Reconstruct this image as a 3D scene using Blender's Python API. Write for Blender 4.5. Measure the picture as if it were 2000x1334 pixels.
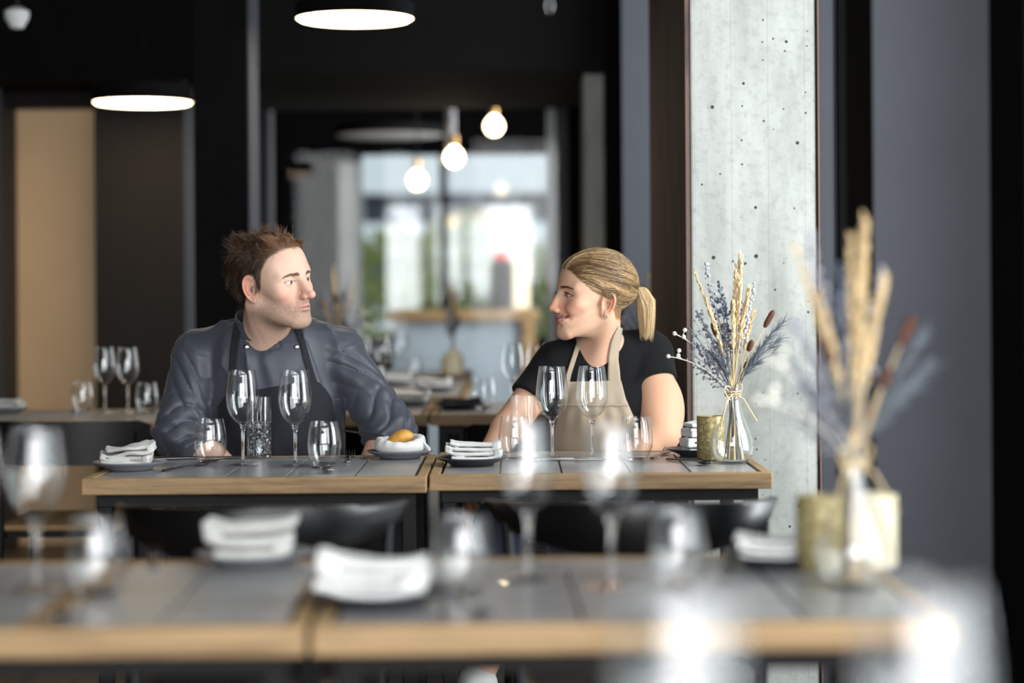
import bpy, bmesh, math, random
import numpy as np
from mathutils import Matrix, Vector

for _o in list(bpy.data.objects):
    bpy.data.objects.remove(_o)
SC = bpy.context.scene
COL = SC.collection
PI = math.pi

# ------------------------------------------------------------------ camera
F = 4100.0            # focal length in pixels of the 2000 px wide frame
HZ = 570.0            # image row of the horizon at the middle column
ZC = 1.129            # height of the lens
RA = 0.0070           # roll
cam_d = bpy.data.cameras.new('camera')
cam = bpy.data.objects.new('camera', cam_d)
COL.objects.link(cam)
cam_d.sensor_width = 36.0
cam_d.lens = F * 36.0 / 2000.0
cam_d.shift_y = -(667.0 - HZ) / 2000.0
cam_d.clip_start = 0.05
cam_d.clip_end = 300
cam.matrix_world = Matrix.Translation((0, 0, ZC)) @ Matrix.Rotation(PI / 2, 4, 'X') @ Matrix.Rotation(-RA, 4, 'Z')
cam_d.dof.use_dof = True
cam_d.dof.focus_distance = 4.80
cam_d.dof.aperture_fstop = (cam_d.lens / 1000.0) / 0.041
SC.camera = cam

def at(px, py, Y):
    """world point that the photograph shows at pixel (px, py) when it lies Y metres into the room"""
    u, v = (px - 1000.0) / F, (HZ - py) / F
    return np.array([(u + RA * v) * Y, Y, ZC + (v - RA * u) * Y])

def onz(px, py, z):
    u, v = (px - 1000.0) / F, (HZ - py) / F
    Y = (z - ZC) / (v - RA * u)
    return np.array([(u + RA * v) * Y, Y, z])

# ------------------------------------------------------------------ render look, world
SC.view_settings.view_transform = 'Standard'
SC.view_settings.look = 'None'
SC.view_settings.gamma = 1.0
SC.view_settings.use_curve_mapping = False
SC.view_settings.exposure = 0.25
SC.cycles.use_denoising = True
SC.cycles.transparent_max_bounces = 40
SC.cycles.max_bounces = 10
SC.cycles.glossy_bounces = 6
SC.cycles.transmission_bounces = 10
SC.cycles.caustics_reflective = False
SC.cycles.caustics_refractive = False
SC.cycles.sample_clamp_indirect = 6.0

W = bpy.data.worlds.new('overcast_sky')
SC.world = W
W.use_nodes = True
bg = W.node_tree.nodes['Background']
bg.inputs[0].default_value = (0.86, 0.93, 1.0, 1)
bg.inputs[1].default_value = 1.25

def area(name, loc, target, sx, sy, power, col=(0.98, 0.985, 1.0)):
    l = bpy.data.lights.new(name, 'AREA')
    l.shape = 'RECTANGLE'; l.size = sx; l.size_y = sy; l.energy = power; l.color = col
    o = bpy.data.objects.new(name, l); COL.objects.link(o)
    o.location = loc
    d = Vector(target) - Vector(loc)
    o.rotation_euler = d.to_track_quat('-Z', 'Y').to_euler()
    return o

# daylight through the windows: right hand window wall, and the window wall behind the camera; the back room lamp is an added fill
area('daylight_side_window', (1.30, 4.20, 1.65), (-1.0, 4.15, 1.35), 0.8, 2.3, 80)
area('daylight_near_side_window', (1.15, 1.0, 1.75), (-0.6, 3.2, 1.1), 3.6, 2.3, 155)
area('daylight_far_side_window', (1.2, 7.8, 1.7), (-0.6, 8.6, 1.2), 1.4, 2.2, 48)
area('daylight_rear_window', (-0.7, -3.95, 1.75), (-0.1, 5.0, 1.2), 3.9, 2.3, 225)
area('back_room_fill', (1.1, 12.3, 1.75), (-0.7, 13.2, 0.9), 1.8, 2.0, 95)  # unseen lamp added to brighten the bar front, no known window there

# ------------------------------------------------------------------ helpers: objects
def new_obj(name, me, parent=None, loc=None):
    o = bpy.data.objects.new(name, me)
    COL.objects.link(o)
    if loc is not None:
        o.location = loc
    if parent is not None:
        o.parent = parent
    return o

def mesh(name, V, Fc, mats=None, parent=None, smooth=True, loc=None, col=None, mi=None, auto=None):
    me = bpy.data.meshes.new(name)
    V = np.asarray(V, dtype=np.float32).reshape(-1, 3)
    if isinstance(Fc, np.ndarray):
        n, k = Fc.shape
        me.vertices.add(len(V)); me.vertices.foreach_set('co', V.ravel())
        me.loops.add(n * k); me.loops.foreach_set('vertex_index', Fc.astype(np.int32).ravel())
        me.polygons.add(n)
        me.polygons.foreach_set('loop_start', np.arange(0, n * k, k, dtype=np.int32))
        me.update(calc_edges=True)
    else:
        me.from_pydata(V.tolist(), [], [list(map(int, f)) for f in Fc])
        me.update()
    if mats is not None:
        for m in (mats if isinstance(mats, (list, tuple)) else [mats]):
            me.materials.append(m)
    if mi is not None:
        me.polygons.foreach_set('material_index', np.asarray(mi, dtype=np.int32))
    if smooth:
        me.polygons.foreach_set('use_smooth', np.ones(len(me.polygons), dtype=bool))
        if auto:
            me.set_sharp_from_angle(angle=math.radians(auto))
    if col is not None:
        c = np.ones((len(V), 4), dtype=np.float32); c[:, :3] = col
        a = me.color_attributes.new('Col', 'FLOAT_COLOR', 'POINT')
        a.data.foreach_set('color', c.ravel())
    return new_obj(name, me, parent, loc)

def tag(o, label, cat, group=None, kind=None):
    o['label'] = label
    o['category'] = cat
    if group: o['group'] = group
    if kind: o['kind'] = kind
    return o

def thing(name, label, cat, loc=(0, 0, 0), rz=0.0, group=None):
    o = bpy.data.objects.new(name, None)
    o.empty_display_size = 0.05
    COL.objects.link(o)
    o.location = loc
    o.rotation_euler = (0, 0, rz)
    return tag(o, label, cat, group)

def struct(o, label=None):
    o['kind'] = 'structure'
    if label: o['label'] = label
    return o

def dup(o, label, loc, rz=0.0, group=None, scale=None):
    r = o.copy(); COL.objects.link(r)
    r.location = loc; r.rotation_euler = (0, 0, rz)
    r['label'] = label
    if group: r['group'] = group
    if scale: r.scale = (scale, scale, scale)
    for ch in list(o.children):
        c = ch.copy(); COL.objects.link(c); c.parent = r
        for g in list(ch.children):
            d = g.copy(); COL.objects.link(d); d.parent = c
    return r

class MB:
    """collects shapes for one mesh"""
    def __init__(s):
        s.V = []; s.F = []; s.n = 0; s.mi = []; s.m = 0
    def add(s, V, Fc):
        V = np.asarray(V, dtype=float).reshape(-1, 3)
        s.V.append(V)
        for f in Fc:
            s.F.append([int(i) + s.n for i in f]); s.mi.append(s.m)
        s.n += len(V)
        return s
    def box(s, lo, hi, bev=0.0):
        x0, y0, z0 = lo; x1, y1, z1 = hi
        if bev <= 0:
            V = [(x0, y0, z0), (x1, y0, z0), (x1, y1, z0), (x0, y1, z0), (x0, y0, z1), (x1, y0, z1), (x1, y1, z1), (x0, y1, z1)]
            return s.add(V, [(0, 3, 2, 1), (4, 5, 6, 7), (0, 1, 5, 4), (1, 2, 6, 5), (2, 3, 7, 6), (3, 0, 4, 7)])
        bm = bmesh.new()
        bmesh.ops.create_cube(bm, size=1)
        for v in bm.verts:
            v.co = Vector((x0 + (v.co.x + .5) * (x1 - x0), y0 + (v.co.y + .5) * (y1 - y0), z0 + (v.co.z + .5) * (z1 - z0)))
        bmesh.ops.bevel(bm, geom=bm.edges[:], offset=bev, segments=2, affect='EDGES', profile=.5)
        bm.verts.index_update()
        s.add([v.co[:] for v in bm.verts], [[v.index for v in f.verts] for f in bm.faces])
        bm.free()
        return s
    def lathe(s, prof, n=32, c=(0, 0, 0), closed=False):
        """prof: list of (r, z) from bottom outside to top and down the inside; a radius of 0 makes a pole"""
        V = []; rows = []
        for r, z in prof:
            if r < 1e-6:
                rows.append([len(V)]); V.append((c[0], c[1], c[2] + z))
            else:
                rows.append(list(range(len(V), len(V) + n)))
                for i in range(n):
                    a = 2 * PI * i / n
                    V.append((c[0] + r * math.cos(a), c[1] + r * math.sin(a), c[2] + z))
        Fc = []
        pr = list(zip(rows[:-1], rows[1:]))
        if closed: pr.append((rows[-1], rows[0]))
        for A, B in pr:
            if len(A) == 1 and len(B) == 1: continue
            for i in range(n):
                j = (i + 1) % n
                if len(A) == 1: Fc.append((A[0], B[j], B[i]))
                elif len(B) == 1: Fc.append((A[i], A[j], B[0]))
                else: Fc.append((A[i], A[j], B[j], B[i]))
        return s.add(V, Fc)
    def tube(s, pts, rad, n=8, cap=True, flat=None):
        P = np.asarray(pts, dtype=float)
        k = len(P)
        R = np.full(k, rad, dtype=float) if np.isscalar(rad) else np.asarray(rad, dtype=float)
        T = np.gradient(P, axis=0); T /= np.linalg.norm(T, axis=1)[:, None] + 1e-12
        ref = np.array([0, 0, 1.0]) if abs(T[0][2]) < .9 else np.array([1.0, 0, 0])
        V = []
        for i in range(k):
            a = ref - T[i] * ref.dot(T[i]); a /= np.linalg.norm(a) + 1e-12
            b = np.cross(T[i], a); ref = a
            for j in range(n):
                t = 2 * PI * j / n
                fa = 1.0 if flat is None else flat
                V.append(P[i] + R[i] * (fa * a * math.cos(t) + b * math.sin(t)))
        Fc = []
        for i in range(k - 1):
            for j in range(n):
                m = (j + 1) % n
                Fc.append((i * n + j, i * n + m, (i + 1) * n + m, (i + 1) * n + j))
        if cap:
            Fc.append(tuple(range(n))[::-1]); Fc.append(tuple(range((k - 1) * n, k * n)))
        return s.add(V, Fc)
    def ball(s, c, r, n=10, m=7):
        r = np.ones(3) * r
        V = [(0, 0, -1)]; Fc = []
        for i in range(1, m):
            t = PI * i / m
            for j in range(n):
                a = 2 * PI * j / n
                V.append((math.sin(t) * math.cos(a), math.sin(t) * math.sin(a), -math.cos(t)))
        V.append((0, 0, 1))
        for j in range(n):
            Fc.append((0, 1 + (j + 1) % n, 1 + j))
            Fc.append((len(V) - 1, 1 + (m - 2) * n + j, 1 + (m - 2) * n + (j + 1) % n))
        for i in range(m - 2):
            for j in range(n):
                a = 1 + i * n; b = a + n
                Fc.append((a + j, a + (j + 1) % n, b + (j + 1) % n, b + j))
        return s.add(np.array(V) * r + np.asarray(c), Fc)
    def build(s, name, mats, parent=None, smooth=True, loc=None, auto=40, col=None):
        return mesh(name, np.concatenate(s.V), s.F, mats, parent, smooth, loc, col, s.mi if isinstance(mats, (list, tuple)) else None, auto)

# ------------------------------------------------------------------ helpers: materials
def lin(r, g, b):
    f = lambda c: c / 12.92 if c <= .04045 else ((c + .055) / 1.055) ** 2.4
    return (f(r / 255.), f(g / 255.), f(b / 255.), 1.0)

class NT:
    def __init__(s, name):
        s.m = bpy.data.materials.new(name); s.m.use_nodes = True
        s.t = s.m.node_tree; s.N = s.t.nodes; s.L = s.t.links
        s.b = s.N['Principled BSDF']; s.out = s.N['Material Output']
    def n(s, typ, **kw):
        x = s.N.new(typ)
        for k, v in kw.items():
            if k.startswith('i_'):
                key = k[2:].replace('_', ' ')
                x.inputs[int(key) if key.isdigit() else key].default_value = v
            else: setattr(x, k, v)
        return x
    def l(s, a, b): s.L.new(a, b)
    def coord(s, scale=(1, 1, 1), kind='Object'):
        tc = s.n('ShaderNodeTexCoord'); mp = s.n('ShaderNodeMapping')
        mp.inputs['Scale'].default_value = scale
        s.l(tc.outputs[kind], mp.inputs['Vector'])
        return mp.outputs[0]
    def noise(s, vec, scale, detail=4, rough=.55, dist=0.0):
        x = s.n('ShaderNodeTexNoise'); x.inputs['Scale'].default_value = scale
        x.inputs['Detail'].default_value = detail; x.inputs['Roughness'].default_value = rough
        x.inputs['Distortion'].default_value = dist
        s.l(vec, x.inputs['Vector']); return x.outputs['Fac']
    def ramp(s, fac, stops):
        x = s.n('ShaderNodeValToRGB'); e = x.color_ramp.elements
        while len(e) < len(stops): e.new(.5)
        for k, (p, c) in enumerate(stops):
            e[k].position = p; e[k].color = c if len(c) == 4 else (*c, 1)
        s.l(fac, x.inputs[0]); return x.outputs[0]
    def mix(s, a, b, fac, mode='MIX'):
        x = s.n('ShaderNodeMix', data_type='RGBA', blend_type=mode)
        for sock, v in ((x.inputs[0], fac), (x.inputs[6], a), (x.inputs[7], b)):
            if hasattr(v, 'links') or hasattr(v, 'is_linked'): s.l(v, sock)
            else: sock.default_value = v
        return x.outputs[2]
    def bump(s, h, strength=.3, dist=.002):
        x = s.n('ShaderNodeBump'); x.inputs['Strength'].default_value = strength; x.inputs['Distance'].default_value = dist
        s.l(h, x.inputs['Height']); s.l(x.outputs[0], s.b.inputs['Normal']); return x
    def set(s, **kw):
        for k, v in kw.items():
            key = {'col': 'Base Color', 'rough': 'Roughness', 'metal': 'Metallic', 'spec': 'Specular IOR Level', 'trans': 'Transmission Weight',
                   'ior': 'IOR', 'sheen': 'Sheen Weight', 'sss': 'Subsurface Weight', 'coat': 'Coat Weight'}[k]
            if hasattr(v, 'is_linked'): s.l(v, s.b.inputs[key])
            else: s.b.inputs[key].default_value = v
        return s

def plain(name, col, rough=.5, metal=0.0, spec=.5, var=.12, scale=8.0, bump=0.0, bscale=60.0):
    t = NT(name)
    co = t.coord()
    nz = t.noise(co, scale, 4)
    c2 = tuple(max(0, c * (1 - var)) for c in col[:3]) + (1,)
    c3 = tuple(min(1, c * (1 + var)) for c in col[:3]) + (1,)
    t.set(col=t.ramp(nz, [(.3, c2), (.7, c3)]), rough=rough, metal=metal, spec=spec)
    if bump: t.bump(t.noise(co, bscale, 3), bump, .002)
    return t.m

def wood(name, c_dark, c_light, axis='X', rough=.5, scale=9.0):
    t = NT(name)
    st = {'X': (1.2, 14, 14), 'Y': (14, 1.2, 14), 'Z': (14, 14, 1.2)}[axis]
    co = t.coord(st)
    n1 = t.noise(co, scale * .35, 6, .6, .6)
    n2 = t.noise(t.coord(tuple(v * 5 for v in st)), scale, 4, .7)
    base = t.ramp(n1, [(.3, c_dark), (.55, c_light), (.75, tuple(.8 * a + .2 * b for a, b in zip(c_light, c_dark)))])
    t.set(col=t.mix(base, c_dark, t.ramp(n2, [(.52, (0, 0, 0)), (.8, (.6, .6, .6))])), rough=rough)
    t.bump(n2, .25, .001)
    return t.m

def fabric(name, col, rough=.85, sheen=.2, wscale=900, var=.1, bump=.25):
    t = NT(name)
    co = t.coord()
    n = t.noise(co, 14, 3)
    n2 = t.noise(co, wscale, 2, .7)
    c2 = tuple(c * (1 - var) for c in col[:3]) + (1,)
    c3 = tuple(min(1, c * (1 + var)) for c in col[:3]) + (1,)
    t.set(col=t.mix(t.ramp(n, [(.3, c2), (.7, c3)]), c2, t.ramp(n2, [(.45, (0, 0, 0)), (.7, (.6, .6, .6))])), rough=rough, sheen=sheen, spec=.3)
    t.bump(n2, bump, .0008)
    return t.m

def thin_glass(name, tint=(.985, .99, .99, 1), f0=.05, pw=3.6):
    t = NT(name)
    t.N.remove(t.b)
    lw = t.n('ShaderNodeLayerWeight'); lw.inputs[0].default_value = .5
    p = t.n('ShaderNodeMath', operation='POWER'); t.l(lw.outputs['Facing'], p.inputs[0]); p.inputs[1].default_value = pw
    ma = t.n('ShaderNodeMath', operation='MULTIPLY_ADD'); t.l(p.outputs[0], ma.inputs[0])
    ma.inputs[1].default_value = .75; ma.inputs[2].default_value = f0
    tr = t.n('ShaderNodeBsdfTransparent'); tr.inputs[0].default_value = tint
    gl = t.n('ShaderNodeBsdfGlossy'); gl.inputs['Roughness'].default_value = .0; gl.inputs[0].default_value = (1, 1, 1, 1)
    mx = t.n('ShaderNodeMixShader')
    t.l(ma.outputs[0], mx.inputs[0]); t.l(tr.outputs[0], mx.inputs[1]); t.l(gl.outputs[0], mx.inputs[2])
    t.l(mx.outputs[0], t.out.inputs['Surface'])
    return t.m

def emis(name, col, strength):
    t = NT(name)
    t.b.inputs['Base Color'].default_value = col
    t.b.inputs['Emission Color'].default_value = col
    t.b.inputs['Emission Strength'].default_value = strength
    return t.m

M = {}
M['black_paint'] = plain('black_paint', (.0045, .0045, .005, 1), .85, spec=.04)
M['ceiling_black'] = plain('ceiling_black', (.004, .004, .004, 1), .8, spec=.15)
M['soft_black'] = plain('soft_black', (.006, .006, .0065, 1), .85, spec=.05)
M['black_lacquer'] = plain('black_lacquer', (.005, .005, .0055, 1), .34, spec=.32)
M['black_steel'] = plain('black_steel', (.005, .005, .0055, 1), .45, spec=.16)
M['frame_grey'] = plain('frame_grey', lin(64, 66, 73), .6, spec=.25, var=.04)
M['beige_wall'] = plain('beige_wall', lin(242, 204, 158), .8, var=.06, scale=2)
M['brown_panel'] = wood('brown_panel', lin(17, 13, 11), lin(25, 19, 16), 'Z', .95)
M['dark_wood'] = wood('dark_wood', lin(50, 40, 37), lin(104, 86, 76), 'Z', .8, 6)
M['white_paint'] = plain('white_paint', (.75, .76, .76, 1), .7, var=.03)
M['floor_dark'] = wood('floor_dark', lin(52, 44, 38), lin(92, 80, 68), 'Y', .45, 5)
M['oak'] = wood('oak', lin(98, 75, 45), lin(148, 120, 82), 'X', .55)
M['oak_depth'] = wood('oak_depth', lin(98, 75, 45), lin(148, 120, 82), 'Y', .55)
M['copper'] = plain('copper', lin(92, 70, 58), .6, 0.0)
M['steel'] = plain('steel', (.62, .62, .64, 1), .16, 1.0, var=.05)
M['steel_dark'] = plain('steel_dark', (.10, .10, .11, 1), .28, .9, var=.05)
M['plate_glaze'] = plain('plate_glaze', lin(122, 124, 130), .38, var=.10, scale=90)
M['plate_dark'] = plain('plate_dark', lin(52, 55, 62), .38, var=.10, scale=90)
M['bread'] = plain('bread', lin(196, 142, 62), .55, var=.25, scale=60, bump=.3, bscale=150)
M['glass'] = thin_glass('clear_glass')
M['pane'] = thin_glass('window_glass', (.93, .95, .95, 1), .04, 5)
M['pane_coated'] = thin_glass('coated_glass', (.97, .98, .98, 1), .006, 6)
M['stem_glass'] = NT('stem_glass').set(col=(1, 1, 1, 1), rough=0.0, trans=1.0, ior=1.45).m
M['water'] = NT('water').set(col=(1, 1, 1, 1), rough=0.0, trans=1.0, ior=1.33).m
M['water_clear'] = thin_glass('water_clear', (.93, .95, .96, 1), .03, 3.0)
M['lamp_glow'] = emis('lamp_glow', (1, .80, .52, 1), 13.0)
M['bulb_glow'] = emis('bulb_glow', (1, .78, .50, 1), 14.0)
M['lamp_off'] = plain('lamp_off', (.6, .58, .55, 1), .5)
M['brass'] = plain('brass', lin(190, 150, 90), .3, .9)
M['cream'] = plain('cream', lin(214, 205, 175), .5, var=.05)
M['votive'] = NT('votive_gold')
_t = M['votive']; _c = _t.coord()
_n = _t.noise(_c, 110, 5, .7)
_t.set(col=_t.ramp(_n, [(.35, lin(112, 98, 62)), (.55, lin(160, 146, 100)), (.7, lin(222, 214, 176))]), rough=.35, metal=.25)
M['votive'] = _t.m
M['twine'] = fabric('twine', lin(200, 178, 140), wscale=600)
M['linen'] = fabric('linen', lin(178, 177, 172), wscale=420, var=.16, bump=.6)
M['linen_white'] = fabric('linen_white', lin(206, 206, 204), wscale=420, var=.08, bump=.4)
M['linen_dark'] = fabric('linen_dark', lin(58, 56, 54), wscale=420, var=.14, bump=.6)

# slate grey stained boards of the table tops
t = NT('grey_boards'); co = t.coord((3, 3, 3)); cw = t.coord((2.0, 18, 6))
n1 = t.noise(co, 1.6, 5, .6); n2 = t.noise(cw, 2.2, 5, .65, .4)
c1 = t.ramp(n1, [(.3, lin(112, 113, 114)), (.7, lin(146, 146, 146))])
t.set(col=t.mix(c1, lin(172, 166, 156), t.ramp(n2, [(.58, (0, 0, 0)), (.72, (.45, .45, .45))])), rough=.30, spec=.5)
t.bump(n2, .06, .001)
M['grey_boards'] = t.m

# board marked concrete
t = NT('board_marked_concrete'); co = t.coord()
big = t.noise(t.coord((2.2, 2.2, .55)), 2.6, 6, .62, .3)
fine = t.noise(co, 45, 6, .7)
col = t.ramp(big, [(.30, lin(134, 136, 130)), (.5, lin(164, 166, 161)), (.68, lin(184, 186, 182))])
col = t.mix(col, lin(112, 112, 106), t.ramp(fine, [(.5, (0, 0, 0)), (.75, (.5, .5, .5))]))
sep = t.n('ShaderNodeSeparateXYZ'); t.l(co, sep.inputs[0])
sx = t.n('ShaderNodeMath', operation='MULTIPLY'); t.l(sep.outputs[0], sx.inputs[0]); sx.inputs[1].default_value = 11.0
fr = t.n('ShaderNodeMath', operation='FRACT'); t.l(sx.outputs[0], fr.inputs[0])
seam = t.ramp(fr.outputs[0], [(0, (1, 1, 1)), (.022, (0, 0, 0))])
col = t.mix(col, lin(100, 102, 98), t.mix((0, 0, 0, 1), seam, .5))
vo = t.n('ShaderNodeTexVoronoi'); vo.inputs['Scale'].default_value = 38; t.l(co, vo.inputs['Vector'])
vs = t.n('ShaderNodeMath', operation='MULTIPLY'); t.l(vo.outputs['Distance'], vs.inputs[0])
sel = t.n('ShaderNodeSeparateColor'); t.l(vo.outputs['Color'], sel.inputs[0])
rr = t.ramp(sel.outputs[0], [(.4, (.0, .0, .0)), (.42, (.06, .06, .06)), (.9, (.12, .12, .12)), (1.0, (.2, .2, .2))])
lt = t.n('ShaderNodeMath', operation='LESS_THAN'); t.l(vo.outputs['Distance'], lt.inputs[0]); t.l(rr, lt.inputs[1])
col = t.mix(col, lin(52, 52, 48), lt.outputs[0])
t.set(col=col, rough=.85, spec=.25)
hh = t.n('ShaderNodeMath', operation='SUBTRACT'); t.l(fine, hh.inputs[0]); t.l(lt.outputs[0], hh.inputs[1])
t.bump(hh.outputs[0], .5, .003)
M['concrete'] = t.m

# vertex coloured skin / hair / plants
def vcol(name, rough=.5, sss=0.0, spec=.4, sheen=0.0, bump=0, bscale=500):
    t = NT(name)
    a = t.n('ShaderNodeVertexColor'); a.layer_name = 'Col'
    t.set(col=a.outputs[0], rough=rough, spec=spec, sheen=sheen)
    if sss:
        t.set(sss=sss); t.b.inputs['Subsurface Radius'].default_value = (1.0, .35, .2); t.b.inputs['Subsurface Scale'].default_value = .006
    if bump: t.bump(t.noise(t.coord(), bscale, 3, .6), bump, .0006)
    return t.m
M['skin'] = vcol('skin', .60, .2, .22, bump=.25, bscale=700)
M['hair'] = vcol('hair', .38, 0, .5)
M['plants'] = vcol('dried_plants', .8, 0, .2)
M['eye'] = vcol('eye', .08, 0, .5)
# ------------------------------------------------------------------ the room
def sbox(name, lo, hi, m, bev=0.0):
    o = MB().box(lo, hi, bev).build(name, m, smooth=False)
    return struct(o)

RW = 0.80            # inner plane of the right hand window wall
LX, NY, CZ = -4.6, -3.6, 3.05
YB = 11.0            # partition with the opening to the back room
YE = 16.0            # end wall of the back room
sbox('floor', (LX, NY, -.12), (2.2, YE + .3, 0), M['floor_dark'])
sbox('ceiling', (LX, NY, CZ), (2.2, YE + .3, CZ + .12), M['ceiling_black'])
sbox('wall_left', (LX - .15, NY, -.1), (LX, YE, CZ + .05), M['black_paint'])

# wall behind the camera: sill, lintel and posts leave window openings
b = MB(); b.box((LX, NY - .15, 0), (2.2, NY, .55)); b.box((LX, NY - .15, 2.85), (2.2, NY, CZ))
for x in (LX, -2.8, -.85, 1.2, 2.0):
    b.box((x, NY - .15, .55), (x + .12, NY, 2.85))
struct(b.build('wall_back', M['black_paint'], smooth=False))

# right hand wall: low sill, lintel, deep dark window fins
b = MB(); b.box((RW + .02, NY, 0), (RW + .16, 5.25, .10)); b.box((RW + .02, NY, 2.85), (RW + .16, 5.25, CZ))
b.box((RW + .02, 5.25, 0), (RW + .16, 7.0, CZ)); b.box((RW + .02, 8.6, 0), (RW + .16, 11.2, CZ)); b.box((RW + .02, 14.8, 0), (RW + .16, YE, CZ)); b.box((RW + .02, 11.2, 2.85), (RW + .16, 14.8, CZ)); b.box((RW + .02, 11.2, 0), (RW + .16, 14.8, .1)); b.box((RW + .02, 7.0, 2.85), (RW + .16, 8.6, CZ)); b.box((RW + .02, 7.0, 0), (RW + .16, 8.6, .1))  # unseen opening beyond the partition added to let the back room fill in
struct(b.build('wall_right', M['black_paint'], smooth=False))
def fin(name, x0, x1, y0, y1, n):
    b = MB()
    b.m = 0; b.box((x0 + .004, y0 + .004, 0), (x1, y1, CZ))
    o = b.build('wall_right_fin', M['black_paint'], smooth=False); o.name = name; struct(o)
    p = MB().box((x0, y0, 0), (x1, y0 + .004, CZ)).build('fin_face_lit', M['frame_grey'], o, smooth=False)  # camera side coloured grey to stand for daylight on it, other sides left black
    return o
xl = lambda px, Y: at(px, 600, Y)[0]
fin('trim_1', xl(1708, 3.4), RW + .15, 3.40, 3.70, 1)
fin('trim_2', xl(1604, 5.27), RW + .15, 5.27, 5.45, 2)
fin('trim_3', xl(1218, 8.6), RW + .15, 8.60, 10.2, 3)
# dark jamb of the near window, its face turned along the room
sbox('trim_4', (xl(1937, 3.39), 3.16, 0), (RW + .15, 3.399, CZ), M['black_paint'])
for k, y in enumerate((1.35, -.4, -2.1)):
    sbox('trim_%d' % (5 + k), (RW + .02, y, .1), (RW + .16, y + .07, 2.85), M['black_paint'])
for k, y in enumerate((4.12, 4.55)):
    sbox('trim_%d' % (8 + k), (RW + .05, y, .1), (RW + .13, y + .035, 2.85), M['black_paint'])
# panes
for k, (y0, y1) in enumerate(((3.70, 5.24), (-3.5, 3.16), (7.0, 8.6))):
    o = MB().box((RW + .085, y0, .1), (RW + .093, y1, 2.85)).build('window_%d' % (k + 1 if k < 2 else 5), M['pane'], smooth=False)
    struct(o)
# door stop bolt on the fin
o = MB().ball((0, 0, 0), (.006, .007, .006), 12, 8).build('fin_bolt', M['black_steel'], loc=at(1645, 376, 5.262))
tag(o, 'small dark bolt head on the narrow grey window fin', 'bolt')

# concrete pier with dark timber cladding on its inner side
cx0, cx1 = xl(1351, 5.2), xl(1597, 5.2)
o = MB().box((cx0, 5.2, 0), (cx1, 6.56, CZ), .006).build('pier_column', M['concrete'], smooth=False); struct(o)
p = MB().box((cx0 - .012, 5.206, 0), (cx0 - .0005, 6.56, CZ)).build('timber_cladding', M['dark_wood'], o, smooth=False)
sbox('trim_10', (cx1 + .002, 5.19, 0), (cx1 + .007, 5.21, CZ), M['copper'])
sbox('trim_11', (cx1 + .0075, 5.235, 0), (xl(1603, 5.235), 5.265, CZ), M['black_paint'])
# second pier farther down the room
c0, c1 = xl(1143, 9.2), xl(1182, 9.2)
o = MB().box((c0, 9.2, 0), (c1, 9.6, CZ), .006).build('pier_column', M['concrete'], smooth=False); struct(o)
sbox('trim_12', (c1 + .001, 8.9, 0), (xl(1222, 8.9), 9.3, CZ), M['black_paint'])

# left end of the room: beige wall, brown and black piers, soffit
sbox('wall_far_left', (LX, 9.5, 0), (xl(300, 9.5), 9.65, CZ), M['beige_wall'])
sbox('trim_13', (LX, 9.35, at(90, 208, 9.35)[2]), (xl(300, 9.35), 9.499, CZ), M['brown_panel'])
sbox('trim_14', (xl(-12, 9.2), 9.2, 0), (xl(4, 9.2), 9.49, CZ), M['frame_grey'])
sbox('trim_15', (LX, 8.9, at(90, 158, 8.9)[2]), (xl(385, 8.9), 9.34, CZ), M['black_paint'])
def pier(name, x0, x1, y0, y1, m, mside):
    o = MB().box((x0, y0, 0), (x1, y1, CZ)).build(name, m, smooth=False); struct(o)
    MB().box((x1, y0 + .01, 0), (x1 + .006, y1, CZ)).build('side_face_lit', mside, o, smooth=False)  # right side given a paler colour that stands for the light falling on it
pier('wall_brown_pier', xl(186, 8.95), xl(360, 8.95), 8.95, 9.34, M['brown_panel'], M['frame_grey'])
pier('wall_black_pier', xl(381, 7.2), xl(486, 7.2), 7.2, 7.48, M['soft_black'], M['frame_grey'])
# soffit over the middle of the room
sbox('trim_16', (xl(300, 8.9), 9.0, at(800, 138, 9.0)[2]), (.9, 10.9, CZ), M['ceiling_black'])

# partition: framed opening into the back room
ox0, ox1, oz = xl(530, YB), xl(1092, YB), at(800, 155, YB)[2]
b = MB(); b.box((LX, YB, 0), (ox0 - .05, YB + .12, CZ)); b.box((ox1 + .05, YB, 0), (RW + .1, YB + .12, CZ)); b.box((ox0 - .05, YB, oz + .05), (ox1 + .05, YB + .12, CZ))
struct(b.build('wall_partition', M['black_paint'], smooth=False))
b = MB(); b.box((ox0 - .05, YB - .03, 0), (ox0, YB + .15, oz + .05)); b.box((ox1, YB - .03, 0), (ox1 + .05, YB + .15, oz + .05)); b.box((ox0, YB - .03, oz), (ox1, YB + .15, oz + .05))
struct(b.build('door_1', M['frame_grey'], smooth=False))
o = MB().box((ox0, YB + .05, .0), (ox1, YB + .058, oz)).build('window_3', M['pane_coated'], smooth=False); struct(o)
sbox('trim_17', (ox1 - .055, YB + .2, 0), (ox1 - .01, YB + .26, oz), M['white_paint'])

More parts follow.
